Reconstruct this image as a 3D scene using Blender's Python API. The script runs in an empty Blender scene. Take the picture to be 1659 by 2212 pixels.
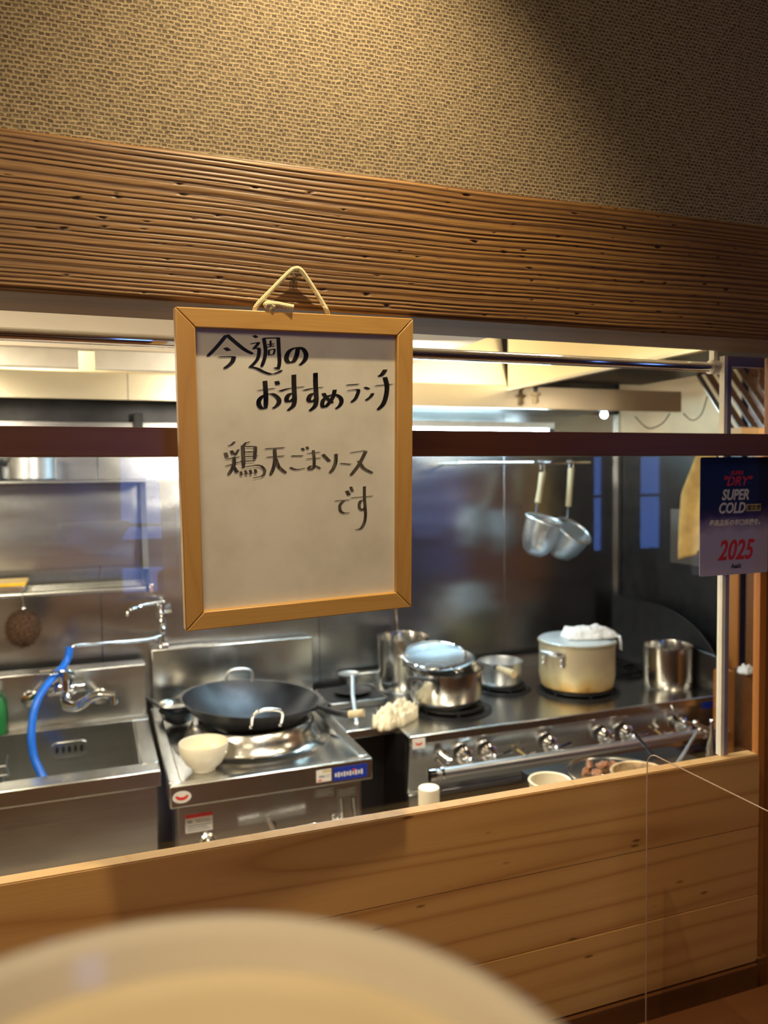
import bpy, bmesh, math, random
from mathutils import Vector, Matrix, noise
random.seed(7)
S = bpy.context.scene
COL = S.collection
PI = math.pi

# ---------------------------------------------------------------- camera
W, H, F, ROLL = 1659.0, 2212.0, 1700.0, 0.0105
CX, CY, VX, VY, CAMZ = W / 2, H / 2, 5423.0, 977.0, 1.66
_yh = VY + (VX - CX) * ROLL
_D = F * F / (CY - _yh)
_dn = Vector((ROLL * _D, _D, F)).normalized()
_r = Vector((VX - CX, VY - CY, F)); _r = (_r - _dn * _r.dot(_dn)).normalized()
_f = -((-_dn).cross(_r))
if _f.z < 0: _f = -_f
AX, AY, AZ = _r, _f, -_dn          # world axes written in (right, down, forward)
def ray(px, py):
    d = Vector((px - CX, py - CY, F))
    return Vector((d.dot(AX), d.dot(AY), d.dot(AZ)))
def aY(px, py, y):
    d = ray(px, py); d *= y / d.y; return Vector((d.x, d.y, d.z + CAMZ))
def aZ(px, py, z):
    d = ray(px, py); d *= (z - CAMZ) / d.z; return Vector((d.x, d.y, d.z + CAMZ))
cd = bpy.data.cameras.new('camera'); cam = bpy.data.objects.new('camera', cd); COL.objects.link(cam)
right = Vector((AX.x, AY.x, AZ.x)); down = Vector((AX.y, AY.y, AZ.y)); fwd = Vector((AX.z, AY.z, AZ.z))
m = Matrix.Identity(4)
for i in range(3):
    m[i][0] = right[i]; m[i][1] = -down[i]; m[i][2] = -fwd[i]
m[2][3] = CAMZ
cam.matrix_world = m
cd.sensor_fit = 'HORIZONTAL'; cd.sensor_width = 36.0; cd.lens = 36.0 * F / W
cd.clip_start = 0.02
cd.dof.use_dof = True; cd.dof.focus_distance = 1.02; cd.dof.aperture_fstop = cd.lens / 5.6
S.camera = cam

# ---------------------------------------------------------------- world, lights, exposure
wd = bpy.data.worlds.new('dusk_sky'); S.world = wd; wd.use_nodes = True
bg = wd.node_tree.nodes['Background']; bg.inputs[0].default_value = (0.16, 0.33, 1.0, 1); bg.inputs[1].default_value = 4.0
S.view_settings.view_transform = 'Standard'; S.view_settings.look = 'None'
S.view_settings.gamma = 1.0; S.view_settings.exposure = 0.0
try: S.view_settings.use_curve_mapping = False
except Exception: pass
def light(name, kind, loc, power, col, target=None, **kw):
    l = bpy.data.lights.new(name, kind); l.energy = power; l.color = col
    for k, v in kw.items(): setattr(l, k, v)
    o = bpy.data.objects.new(name, l); o.location = loc; COL.objects.link(o)
    if target is not None:
        o.rotation_euler = (Vector(target) - Vector(loc)).to_track_quat('-Z', 'Y').to_euler()
    return o
WARM = (1.0, 0.76, 0.44)
light('downlight_over_sign', 'SPOT', (0.31, 0.665, 2.68), 66, (1.0, 0.78, 0.44), (0.26, 0.93, 1.62), spot_size=1.50, spot_blend=1.0, shadow_soft_size=0.018)
light('dining_room_light', 'AREA', (-0.5, -0.4, 2.66), 24, WARM, (-0.1, 0.3, 0), size=1.0)
light('hidden_kitchen_light', 'AREA', (0.52, 1.52, 1.91), 22.0, (1.0, 0.89, 0.70), (0.80, 2.25, 1.2), size=0.24)  # unseen lamp set behind the whiteboard, tilted to light the hood band
light('kitchen_side_light', 'AREA', (1.02, 1.32, 2.6), 28.0, (1.0, 0.86, 0.64), (1.25, 2.1, 0.9), size=0.4)
light('kitchen_left_uplight', 'AREA', (-0.8, 1.95, 1.30), 10, (1.0, 0.84, 0.58), (0.1, 1.95, 1.93), size=0.4)  # unseen lamp set low and aimed up to whiten the ceiling panel
light('hood_fill_light', 'AREA', (-0.2, 1.95, 2.45), 4, (1.0, 0.86, 0.56), (0.6, 2.5, 2.0), size=0.35)  # unseen warm lamp added to light the upper hood panel
light('cooking_line_light', 'AREA', (0.75, 2.6, 1.90), 5.5, (0.78, 0.92, 1.0), (0.8, 2.6, 0), size=0.4)
light('sink_fill_light', 'AREA', (-0.45, 1.75, 1.88), 16, (1.0, 0.86, 0.62), (-0.1, 1.95, 0.3), size=0.3)  # unseen lamp added for highlights on the sink front and floor bounce
light('right_end_fill_light', 'AREA', (2.05, 1.45, 2.05), 4.5, (1.0, 0.80, 0.54), (2.15, 2.3, 1.3), size=0.3)  # unseen lamp added to brighten the dark right end of the kitchen

# ---------------------------------------------------------------- materials
class NT:
    def __init__(s, name):
        s.m = bpy.data.materials.new(name); s.m.use_nodes = True
        s.t = s.m.node_tree; s.b = s.t.nodes['Principled BSDF']; s.out = s.t.nodes['Material Output']
    def n(s, k, ins=None, **kw):
        nd = s.t.nodes.new(k)
        for a, v in kw.items(): setattr(nd, a, v)
        for a, v in (ins or {}).items(): s.set(nd, a, v)
        return nd
    def set(s, nd, a, v):
        if isinstance(v, bpy.types.NodeSocket): s.t.links.new(v, nd.inputs[a])
        else: nd.inputs[a].default_value = v
    def coord(s, scale=(1, 1, 1), kind='Object', rot=(0, 0, 0), loc=(0, 0, 0)):
        c = s.n('ShaderNodeTexCoord')
        mp = s.n('ShaderNodeMapping', {0: c.outputs[kind], 'Scale': scale, 'Rotation': rot, 'Location': loc}); return mp.outputs[0]
    def noise(s, vec, scale=5., detail=3., rough=.5, w=None, dist=0.):
        nd = s.n('ShaderNodeTexNoise', noise_dimensions='4D' if w is not None else '3D')
        s.set(nd, 'Vector', vec); s.set(nd, 'Scale', scale); s.set(nd, 'Detail', detail); s.set(nd, 'Roughness', rough); s.set(nd, 'Distortion', dist)
        if w is not None: s.set(nd, 'W', w)
        return nd.outputs['Fac']
    def ramp(s, fac, stops, interp='LINEAR'):
        nd = s.n('ShaderNodeValToRGB', {0: fac}); cr = nd.color_ramp; cr.interpolation = interp
        while len(cr.elements) < len(stops): cr.elements.new(0.5)
        for e, (p, c) in zip(cr.elements, stops):
            e.position = p; e.color = (c[0], c[1], c[2], 1) if not isinstance(c, (int, float)) else (c, c, c, 1)
        return nd.outputs[0]
    def math(s, op, a, b=0., c=0.):
        nd = s.n('ShaderNodeMath', operation=op); s.set(nd, 0, a); s.set(nd, 1, b); s.set(nd, 2, c); return nd.outputs[0]
    def mix(s, fac, a, b, mode='MIX'):
        nd = s.n('ShaderNodeMix', data_type='RGBA', blend_type=mode); s.set(nd, 0, fac)
        s.set(nd, 6, (*a, 1) if isinstance(a, tuple) and len(a) == 3 else a); s.set(nd, 7, (*b, 1) if isinstance(b, tuple) and len(b) == 3 else b)
        return nd.outputs[2]
    def bump(s, h, strength=.3, dist=.001):
        nd = s.n('ShaderNodeBump', {'Height': h, 'Strength': strength, 'Distance': dist}); s.t.links.new(nd.outputs[0], s.b.inputs['Normal'])
    def p(s, **kw):
        for a, v in kw.items():
            a = a.replace('_', ' ')
            if isinstance(v, tuple) and len(v) == 3: v = (*v, 1)
            s.set(s.b, a, v)
        return s
def plain(name, col, rough=.5, metal=0., var=.08, scale=30., bump=0., **kw):
    t = NT(name); n = t.noise(t.coord(), scale, 4)
    dark = tuple(max(0, c * (1 - var * 2)) for c in col); lite = tuple(min(1, c * (1 + var)) for c in col)
    t.p(Base_Color=t.ramp(n, [(.3, dark), (.7, lite)]), Roughness=rough, Metallic=metal, **kw)
    if bump: t.bump(n, bump, .001)
    return t.m
def steel(name, col=(.62, .62, .60), rough=.24, brush=(1, 60, 60), stain=.12, bump=.04):
    t = NT(name); c = t.coord(brush); n = t.noise(c, 6, 4, .6); w = t.noise(t.coord(), 3.0, 3, .5)
    base = t.mix(t.math('MULTIPLY', w, stain * 2), tuple(col), tuple(x * .6 for x in col))
    t.p(Base_Color=base, Metallic=1., Roughness=t.math('MULTIPLY_ADD', n, rough * .5, rough * .7))
    # faint large-scale waviness of thin sheet plus the brushing
    h = t.math('ADD', t.math('MULTIPLY', n, .15), t.math('MULTIPLY', t.noise(t.coord((1, 1, 2.2)), 3.0, 1), 6.0))
    t.bump(h, bump, .01); return t.m
def wood(name, base, dark, freq=9., axis='X', rough=.45, rings=14., bump=.25, contrast=.5, spots=True, stretch=.7):
    t = NT(name); oi = t.n('ShaderNodeObjectInfo'); r = t.math('MULTIPLY', oi.outputs['Random'], 40.)
    sc = {'X': (stretch, freq, freq), 'Y': (freq, stretch, freq), 'Z': (freq, freq, stretch)}[axis]
    a = t.noise(t.coord(sc), 1., 1.5, .45, w=r, dist=.15)
    ring = t.math('PINGPONG', t.math('MULTIPLY', a, rings), 1.)
    line = t.ramp(ring, [(.0, 1.), (.16, .55), (.5, .12), (1., 0.)])
    fs = {'X': (4, 260, 260), 'Y': (260, 4, 260), 'Z': (260, 260, 4)}[axis]
    fine = t.noise(t.coord(fs), 1., 2, .5)
    blotch = t.noise(t.coord(), 4., 3, .5, w=r)
    colr = t.mix(t.math('MULTIPLY', line, contrast), tuple(base), tuple(dark))
    colr = t.mix(t.math('MULTIPLY', fine, .22), colr, tuple(dark))
    colr = t.mix(t.math('MULTIPLY', blotch, .35), colr, tuple(b * .72 for b in base))
    if spots:
        v = t.n('ShaderNodeTexVoronoi', {'Vector': t.coord((9, 14, 30)), 'Scale': 1.0})
        colr = t.mix(t.ramp(v.outputs['Distance'], [(.05, .85), (.11, 0.)]), colr, tuple(d * .35 for d in dark))
    t.p(Base_Color=colr, Roughness=rough); t.bump(t.math('ADD', t.math('MULTIPLY', line, -.5), fine), bump, .0006); return t.m
def archglass(name, tint=(1, 1, 1), gain=1.0, ior=1.45, rough=0.0):
    t = NT(name); tr = t.n('ShaderNodeBsdfTransparent', {0: (*tint, 1)}); gl = t.n('ShaderNodeBsdfGlossy', {'Roughness': rough})
    geo = t.n('ShaderNodeNewGeometry'); fr = t.n('ShaderNodeFresnel', {'IOR': t.math('MULTIPLY_ADD', geo.outputs['Backfacing'], 1 / ior - ior, ior)}); f = t.math('MULTIPLY', fr.outputs[0], gain)
    mx = t.n('ShaderNodeMixShader', {0: f, 1: tr.outputs[0], 2: gl.outputs[0]}); t.t.links.new(mx.outputs[0], t.out.inputs[0]); return t.m
def emis(name, col, st):
    t = NT(name); t.p(Base_Color=(0, 0, 0), Emission_Color=col, Emission_Strength=st); return t.m

M = {}
M['steel'] = steel('brushed_stainless_steel', brush=(1, 60, 60))
M['steel_dark'] = steel('dull_stainless_steel', (.36, .36, .37), .30, stain=.3, bump=.05)
M['steel_wall'] = steel('stainless_wall_sheet', (.46, .46, .46), .25, (1, 80, 80), stain=.25, bump=.12)
M['steel_pot'] = steel('pot_stainless_steel', (.66, .64, .60), .20, (60, 60, 1.5), stain=.2, bump=.02)
M['hood'] = steel('warm_tinted_hood_steel', (.80, .73, .55), .34, (1, 90, 90), stain=.15)  # pale gold tint puts the warm lamplight into the steel colour
M['rail_steel'] = steel('rail_steel', (.70, .71, .72), .36, (2, 60, 60), stain=.1)
M['chrome'] = plain('polished_chrome', (.85, .85, .86), .06, 1., .02)
M['iron'] = plain('black_cast_iron', (.012, .012, .013), .45, 0., .3, 80, .3)
M['wok'] = plain('seasoned_wok_iron', (.045, .048, .055), .36, .6, .35, 9, .15)
M['black'] = plain('black_painted_metal', (.010, .010, .011), .4, 0., .3, 20)
M['dark_panel'] = plain('dark_grey_metal', (.06, .06, .065), .35, .6, .2, 10)
M['alu'] = None
t = NT('stained_aluminium'); cc = t.n('ShaderNodeTexCoord'); sp = t.n('ShaderNodeSeparateXYZ', {0: cc.outputs['Object']})
n = t.noise(t.coord(), 14, 4); hgt = t.math('ADD', t.math('MULTIPLY', sp.outputs[2], 5.5), t.math('MULTIPLY', n, .75))
t.p(Base_Color=t.ramp(hgt, [(.25, (.34, .15, .03)), (.42, (.56, .36, .12)), (.7, (.60, .50, .28)), (1., (.50, .42, .28))]), Metallic=.45, Roughness=.42); t.bump(n, .1, .001); M['alu'] = t.m
M['alu_plain'] = plain('matt_aluminium', (.72, .74, .76), .35, 1., .08, 20)
M['lid'] = plain('pale_aluminium_lid', (.72, .80, .84), .35, .5, .06, 20)
M['ceramic'] = plain('cream_ceramic', (.80, .72, .56), .22, 0., .04, 8)
M['plastic_cream'] = plain('cream_plastic', (.74, .66, .50), .4, 0., .06, 8)
M['stained_tub'] = plain('sauce_stained_plastic', (.66, .50, .30), .4, 0., .35, 30)
M['soup'] = plain('creamy_soup', (.80, .68, .42), .25, 0., .1, 12)
M['sauce'] = plain('brown_sauce', (.35, .15, .025), .15, 0., .3, 30)
M['meat'] = plain('browned_chicken', (.34, .14, .06), .45, 0., .35, 90, .5)
M['cloth'] = plain('cream_cotton', (.78, .68, .48), .9, 0., .10, 60, .3)
M['cloth_white'] = plain('white_cotton', (.78, .80, .82), .9, 0., .06, 60, .3)
M['cloth_tan'] = plain('tan_cotton', (.60, .36, .11), .9, 0., .10, 25, .2)
M['rope'] = None
t = NT('braided_cream_cord'); wv = t.n('ShaderNodeTexWave', {'Vector': t.coord(), 'Scale': 260., 'Distortion': 1.5}, bands_direction='DIAGONAL')
t.p(Base_Color=t.ramp(wv.outputs['Fac'], [(.0, (.70, .56, .26)), (.6, (.95, .86, .56))]), Roughness=.8); t.bump(wv.outputs['Fac'], .6, .0008); M['rope'] = t.m
M['blue'] = plain('blue_rubber_hose', (.01, .16, .78), .35, 0., .1, 20)
M['bristle'] = plain('coconut_fibre', (.075, .035, .015), .9, 0., .4, 200, .6)
M['green'] = plain('green_plastic', (.02, .20, .05), .3)
M['white'] = plain('white_painted_metal', (.72, .70, .64), .45, 0., .04)
M['white_ceiling'] = plain('white_ceiling_board', (.80, .72, .60), .7, 0., .03, 3)
M['cream_wall'] = plain('cream_plaster', (.72, .62, .44), .8, 0., .06, 5)
M['window_alu'] = plain('white_sash_metal', (.74, .70, .60), .4, 0., .05)
M['violet_frame_and_shade'] = plain('grey_violet_sash_and_shade', (.20, .18, .28), .35, 0., .05)  # frame colour; also paints the purplish shading of the sash side
M['red_print'] = plain('red_print', (.62, .03, .02), .45, 0., .05)
M['white_print'] = plain('white_print', (.70, .66, .60), .45, 0., .05)
M['blue_print'] = plain('blue_print', (.01, .03, .30), .4, 0., .05)
M['grey_print'] = plain('grey_print', (.30, .30, .30), .5, 0., .1)
M['ink'] = plain('black_marker_ink', (.018, .015, .012), .30, 0., .5, 60)
M['ink_thin'] = None
t = NT('thin_marker_ink'); w2 = t.noise(t.coord((420, 60, 60)), 1., 2)
t.p(Base_Color=t.ramp(w2, [(.35, (.03, .025, .02)), (.65, (.13, .11, .08))]), Roughness=.35); M['ink_thin'] = t.m
M['glass'] = archglass('window_glass', (.93, .95, .97), 1.0)
M['acrylic'] = archglass('clear_acrylic', (.97, .94, .93), .8)
M['acrylic_edge'] = plain('acrylic_edge', (.50, .36, .28), .15, 0., .05, Alpha=.75)
M['pin'] = archglass('clear_plastic_pin', (.85, .85, .8), 3.0)
M['bowl_bead'] = plain('glazed_cream_bowl', (.84, .72, .50), .16, 0., .04, 6)
M['bowl_rim'] = plain('grey_white_glaze', (.70, .65, .56), .12, 0., .05, 6)
M['yellow'] = plain('yellow_plastic', (.85, .50, .03), .4)
M['cable'] = plain('black_rubber_cable', (.015, .014, .012), .5)
M['tile_floor'] = plain('dark_floor', (.06, .045, .035), .5, 0., .2, 3)
M['kfloor'] = plain('pale_kitchen_floor', (.62, .54, .44), .4, 0., .15, 3)
M['beam_soffit'] = wood('planed_beam_wood', (.21, .115, .045), (.07, .035, .014), 9, rough=.6, rings=10, contrast=.5, spots=False)
M['plank'] = wood('pale_pine_plank', (.60, .345, .125), (.32, .13, .036), 7., rings=22., rough=.36, contrast=.7, stretch=.38)
M['frame'] = wood('varnished_frame_wood_x', (.60, .35, .105), (.42, .20, .045), 30, rings=8, rough=.35, contrast=.35, spots=False, stretch=3)
M['frame_z'] = wood('varnished_frame_wood_z', (.56, .32, .095), (.40, .18, .04), 30, 'Z', rings=8, rough=.35, contrast=.4, spots=False, stretch=3)
M['rail'] = wood('red_brown_stained_wood', (.17, .060, .022), (.07, .022, .008), 30, rings=8, rough=.32, contrast=.35, spots=False, stretch=2)
M['post'] = wood('orange_brown_post_wood', (.42, .16, .035), (.22, .07, .015), 30, 'Z', rings=8, rough=.4, contrast=.3, spots=False)
M['dark_wood'] = wood('dark_brown_wood', (.17, .065, .02), (.07, .025, .008), 12, rings=10, rough=.4, contrast=.4, spots=False)
M['pale_wood'] = wood('raw_pale_wood', (.62, .40, .18), (.38, .20, .07), 14, 'Z', rings=8, rough=.6, contrast=.3, spots=False)
M['handle_wood'] = wood('worn_handle_wood', (.62, .50, .30), (.20, .10, .05), 40, 'Z', rings=6, rough=.6, contrast=.5, spots=False)
# beam: colours follow the carved ridges through a stored grain value
t = NT('weathered_beam_wood'); at = t.n('ShaderNodeAttribute', attribute_name='grain')
g = at.outputs['Fac']; fine = t.noise(t.coord((6, 400, 400)), 1., 3, .6); bl = t.noise(t.coord((1.5, 1, 5)), 2.2, 4, .6)
c1 = t.ramp(g, [(.0, (.018, .007, .003)), (.35, (.085, .036, .011)), (.72, (.24, .122, .034)), (1., (.35, .19, .056))])
c1 = t.mix(t.math('MULTIPLY', t.ramp(bl, [(.42, 0.), (.75, 1.)]), .55), c1, (.07, .028, .009))
c1 = t.mix(t.math('MULTIPLY', fine, .35), c1, (.06, .022, .006))
t.p(Base_Color=c1, Roughness=t.math('MULTIPLY_ADD', fine, .3, .34)); t.bump(t.math('ADD', fine, t.math('MULTIPLY', bl, .6)), .35, .0012); M['beam'] = t.m
# woven wallpaper
t = NT('woven_wallpaper'); co = t.coord(kind='Object')
dn = t.n('ShaderNodeTexNoise', {'Vector': co, 'Scale': 55., 'Detail': 2.}); dv = t.n('ShaderNodeVectorMath', {0: dn.outputs['Color'], 1: (.5, .5, .5)}, operation='SUBTRACT')
dv2 = t.n('ShaderNodeVectorMath', {0: dv.outputs[0], 'Scale': .0065}, operation='SCALE')
cv = t.n('ShaderNodeVectorMath', {0: co, 1: dv2.outputs[0]}, operation='ADD')
sx = t.n('ShaderNodeSeparateXYZ', {0: cv.outputs[0]}); cb = t.n('ShaderNodeCombineXYZ', {0: sx.outputs[0], 1: sx.outputs[2]})
br = t.n('ShaderNodeTexBrick', {'Vector': cb.outputs[0], 'Scale': 1., 'Mortar Size': .00135, 'Mortar Smooth': .35, 'Bias': 0., 'Brick Width': .0073, 'Row Height': .0053, 'Color1': (.0, .0, .0, 1), 'Color2': (.35, .35, .35, 1), 'Mortar': (1, 1, 1, 1)}, offset=.5, offset_frequency=2)
thr = t.noise(t.coord((70, 1, 850)), 1., 3, .65); thv = t.noise(t.coord((1100, 1, 90)), 1., 2, .6)
fac = br.outputs['Color']
lite = t.ramp(thr, [(.34, (.11, .078, .044)), (.52, (.30, .23, .135)), (.75, (.43, .34, .21))]); dk = t.ramp(thv, [(.35, (.030, .019, .012)), (.7, (.10, .064, .038))])
t.p(Base_Color=t.mix(fac, dk, lite), Roughness=.75); t.bump(t.math('ADD', t.math('MULTIPLY', fac, 1.), t.math('MULTIPLY', thr, .6)), .6, .0012); M['paper'] = t.m
# glossy whiteboard with faint smears
t = NT('whiteboard_enamel'); n = t.noise(t.coord(), 12, 4, .6)
t.p(Base_Color=t.ramp(n, [(.3, (.60, .57, .50)), (.62, (.72, .70, .64))]), Roughness=.28, Specular_IOR_Level=.5); M['board'] = t.m
# wire mesh of strainers (holes are truly open)
def meshmat(name, dens, col, cover=.45):
    t = NT(name); a = t.n('ShaderNodeTexWave', {'Vector': t.coord(), 'Scale': dens}, bands_direction='X'); b = t.n('ShaderNodeTexWave', {'Vector': t.coord(), 'Scale': dens}, bands_direction='Z'); c = t.n('ShaderNodeTexWave', {'Vector': t.coord(), 'Scale': dens}, bands_direction='Y')
    mx = t.math('MAXIMUM', a.outputs['Fac'], t.math('MAXIMUM', b.outputs['Fac'], c.outputs['Fac']))
    al = t.ramp(mx, [(1 - cover, .10), (1 - cover * .5, 1.)])
    t.p(Base_Color=col, Metallic=1., Roughness=.35, Alpha=al); return t.m
M['mesh'] = meshmat('fine_wire_mesh', 125., (.55, .58, .61), .17)
M['mesh_coarse'] = meshmat('sieve_wire_mesh', 66., (.46, .48, .50), .15)

# ---------------------------------------------------------------- mesh helpers
class MB:
    def __init__(s): s.v = []; s.f = []; s.fm = []; s.mi = 0
    def add(s, vs, fs):
        o = len(s.v); s.v += [Vector(v) for v in vs]; s.f += [tuple(i + o for i in f) for f in fs]; s.fm += [s.mi] * len(fs); return s
    def box(s, x0, x1, y0, y1, z0, z1):
        return s.add([(x0, y0, z0), (x1, y0, z0), (x1, y1, z0), (x0, y1, z0), (x0, y0, z1), (x1, y0, z1), (x1, y1, z1), (x0, y1, z1)],
                     [(3, 2, 1, 0), (4, 5, 6, 7), (0, 1, 5, 4), (1, 2, 6, 5), (2, 3, 7, 6), (3, 0, 4, 7)])
    def tube(s, pts, r, n=10, closed=False, smooth=0):
        pts = [Vector(p) for p in pts]
        if smooth: pts = spline(pts, smooth, closed)
        rs = r if isinstance(r, (list, tuple)) else None
        N = len(pts); o = len(s.v); up = None; vs = []; fs = []
        for i, p in enumerate(pts):
            a = pts[(i - 1) % N] if (closed or i) else p; b = pts[(i + 1) % N] if (closed or i < N - 1) else p
            d = (b - a).normalized()
            if up is None:
                up = d.orthogonal().normalized()
            up = (up - d * up.dot(d)); up = up.normalized() if up.length > 1e-6 else d.orthogonal().normalized()
            q = d.cross(up); rr = rs[min(len(rs) - 1, int(i * len(rs) / N))] if rs else r
            for k in range(n):
                t = 2 * PI * k / n; vs.append(p + (up * math.cos(t) + q * math.sin(t)) * rr)
        for i in range(N if closed else N - 1):
            for k in range(n):
                j = (i + 1) % N; fs.append((i * n + k, i * n + (k + 1) % n, j * n + (k + 1) % n, j * n + k))
        if not closed: fs.append(tuple(range(n))[::-1]); fs.append(tuple((N - 1) * n + k for k in range(n)))
        return s.add(vs, fs)
    def lathe(s, prof, c=(0, 0, 0), n=48, mat=None, sx=1., sy=1.):
        c = Vector(c); vs = []; fs = []; idx = []
        for r, z in prof:
            if r < 1e-6: idx.append([len(vs)]); vs.append(Vector((0, 0, z)))
            else:
                idx.append([len(vs) + k for k in range(n)])
                vs += [Vector((r * sx * math.cos(2 * PI * k / n), r * sy * math.sin(2 * PI * k / n), z)) for k in range(n)]
        for a, b in zip(idx, idx[1:]):
            for k in range(n):
                k2 = (k + 1) % n
                if len(a) == 1 and len(b) > 1: fs.append((a[0], b[k2], b[k]))
                elif len(b) == 1 and len(a) > 1: fs.append((a[k], a[k2], b[0]))
                elif len(a) > 1: fs.append((a[k], a[k2], b[k2], b[k]))
        if mat is not None: vs = [mat @ v for v in vs]
        return s.add([v + c for v in vs], fs)
    def prism(s, poly, axis, a, b):
        # poly: 2-D outline, extruded along axis from a to b
        def P(u, v, w): return {'X': (w, u, v), 'Y': (u, w, v), 'Z': (u, v, w)}[axis]
        n = len(poly); vs = [P(u, v, a) for u, v in poly] + [P(u, v, b) for u, v in poly]
        return s.add(vs, [tuple(range(n)), tuple(range(2 * n - 1, n - 1, -1))] + [(i, i + n, (i + 1) % n + n, (i + 1) % n) for i in range(n)])
    def grid(s, fn, nu, nv):
        vs = [Vector(fn(i / nu, j / nv)) for j in range(nv + 1) for i in range(nu + 1)]
        return s.add(vs, [(j * (nu + 1) + i, j * (nu + 1) + i + 1, (j + 1) * (nu + 1) + i + 1, (j + 1) * (nu + 1) + i) for j in range(nv) for i in range(nu)])
    def ball(s, c, r, n=14, sz=1.):
        return s.lathe([(r * math.sin(PI * i / n), -r * sz * math.cos(PI * i / n)) for i in range(n + 1)], c, n * 2)
def spline(p, k=6, closed=False):
    out = []; N = len(p)
    for i in range(N if closed else N - 1):
        a, b, c, d = (p[(i - 1) % N] if closed or i else p[0]), p[i], p[(i + 1) % N], (p[(i + 2) % N] if closed or i + 2 < N else p[-1])
        for j in range(k):
            t = j / k
            out.append(.5 * ((2 * b) + (c - a) * t + (2 * a - 5 * b + 4 * c - d) * t * t + (3 * b - a - 3 * c + d) * t ** 3))
    if not closed: out.append(p[-1])
    return out
def wloc(o):
    v = Vector((0, 0, 0))
    while o is not None: v = v + o.location; o = o.parent
    return v
def thing(name, label, cat, loc, group=None):
    o = bpy.data.objects.new(name, None); COL.objects.link(o); o.location = loc; o.empty_display_size = .05
    o['label'] = label; o['category'] = cat
    if group: o['group'] = group
    return o
def part(name, mb, mat, parent=None, bevel=0., angle=35, label=None, kind=None, loc=None, recalc=True, solid=0.):
    if parent is not None: org = wloc(parent)
    else: org = Vector(loc) if loc is not None else Vector((0, 0, 0))
    me = bpy.data.meshes.new(name); me.from_pydata([tuple(v - org) for v in mb.v], [], mb.f)
    if recalc:
        b = bmesh.new(); b.from_mesh(me); bmesh.ops.recalc_face_normals(b, faces=b.faces); b.to_mesh(me); b.free()
    mats = mat if isinstance(mat, (list, tuple)) else [mat]
    for q in mats: me.materials.append(M[q] if isinstance(q, str) else q)
    if len(mats) > 1: me.polygons.foreach_set('material_index', mb.fm)
    me.shade_smooth(); me.set_sharp_from_angle(angle=math.radians(angle))
    o = bpy.data.objects.new(name, me); COL.objects.link(o)
    if parent is not None: o.parent = parent
    else: o.location = org
    if solid:
        md = o.modifiers.new('Solidify', 'SOLIDIFY'); md.thickness = solid; md.offset = 0
    if bevel:
        md = o.modifiers.new('Bevel', 'BEVEL'); md.width = bevel; md.segments = 2; md.limit_method = 'ANGLE'
    if label: o['label'] = label
    if kind: o['kind'] = kind
    return o
def tag(o, label, cat, group=None):
    o['label'] = label; o['category'] = cat
    if group: o['group'] = group
    return o
def struct(name, mb, mat, bevel=0., **kw): return part(name, mb, mat, None, bevel, kind='structure', **kw)
def B(*a): return MB().box(*a)
def T(p, r, **k): return MB().tube(p, r, **k)
def label_text(name, body, size, mat, parent, mat4, shear=0., bold=0., align='CENTER', sx=1., label=None):
    cu = bpy.data.curves.new(name, 'FONT'); cu.body = body; cu.size = size; cu.shear = shear; cu.offset = bold; cu.extrude = .00015
    cu.align_x = align; cu.resolution_u = 3
    tmp = bpy.data.objects.new(name + '_curve', cu); COL.objects.link(tmp); bpy.context.view_layer.update()
    me = bpy.data.meshes.new_from_object(tmp.evaluated_get(bpy.context.evaluated_depsgraph_get()))
    bpy.data.objects.remove(tmp); bpy.data.curves.remove(cu)
    inv = Matrix.Translation(-wloc(parent)); me.transform(inv @ mat4 @ Matrix.Diagonal((sx, 1, 1, 1)))
    me.materials.clear(); me.materials.append(M[mat] if isinstance(mat, str) else mat)
    o = bpy.data.objects.new(name, me); COL.objects.link(o); o.parent = parent
    if label: o['label'] = label
    return o
def facing(p):   # text plane standing upright, facing -Y (the diner)
    return Matrix.Translation(p) @ Matrix.Rotation(PI / 2, 4, 'X')

# ---------------------------------------------------------------- setting: dining room
XL, XR, YB = -1.7, 4.3, -2.7
CH = 2.72
struct('floor', B(XL, XR, YB, 3.2, -.05, 0), 'tile_floor')
struct('ceiling', B(XL, XR, YB, 1.0, CH, CH + .05), 'cream_wall')
struct('wall_left', B(XL - .06, XL, YB, 3.2, 0, CH), 'cream_wall')
struct('wall_right', B(XR, XR + .06, YB, 1.15, 0, CH), 'dark_wood')
wb = MB()   # rear wall with street windows (seen only mirrored in the glass)
xs = [(XL, .14), (.53, 3.50), (3.62, 3.92), (4.16, XR)]
for a, b in xs: wb.box(a, b, YB - .08, YB, 0, CH)
for a, b, z0, z1 in [(.14, .53, .94, 2.15), (3.50, 3.62, 1.05, 2.2), (3.92, 4.16, 1.05, 2.2)]:
    wb.box(a, b, YB - .08, YB, 0, z0); wb.box(a, b, YB - .08, YB, z1, CH)
struct('wall_back', wb, 'dark_wood')
for i, (a, b, z0, z1) in enumerate([(.14, .53, .94, 2.15), (3.50, 3.62, 1.05, 2.2), (3.92, 4.16, 1.05, 2.2)]):
    w_ = MB()
    for q in [(a, a + .02, z0, z1), (b - .02, b, z0, z1), (a, b, z0, z0 + .02), (a, b, z1 - .02, z1), (a, b, z0 + .42, z0 + .44)]:
        w_.box(q[0], q[1], YB - .06, YB - .03, q[2], q[3])
    fr_ = struct('window_%d' % (i + 1), w_, 'violet_frame_and_shade')
    part('pane', B(a + .02, b - .02, YB - .048, YB - .044, z0 + .02, z1 - .02), 'glass', fr_)
# front wall above the beam, papered
struct('wall_front', B(XL, XR, .985, 1.13, 2.03, CH), 'paper')
struct('wall_front_lower', B(XL, XR, 1.105, 1.125, 0, .745), 'dark_wood')

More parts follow.
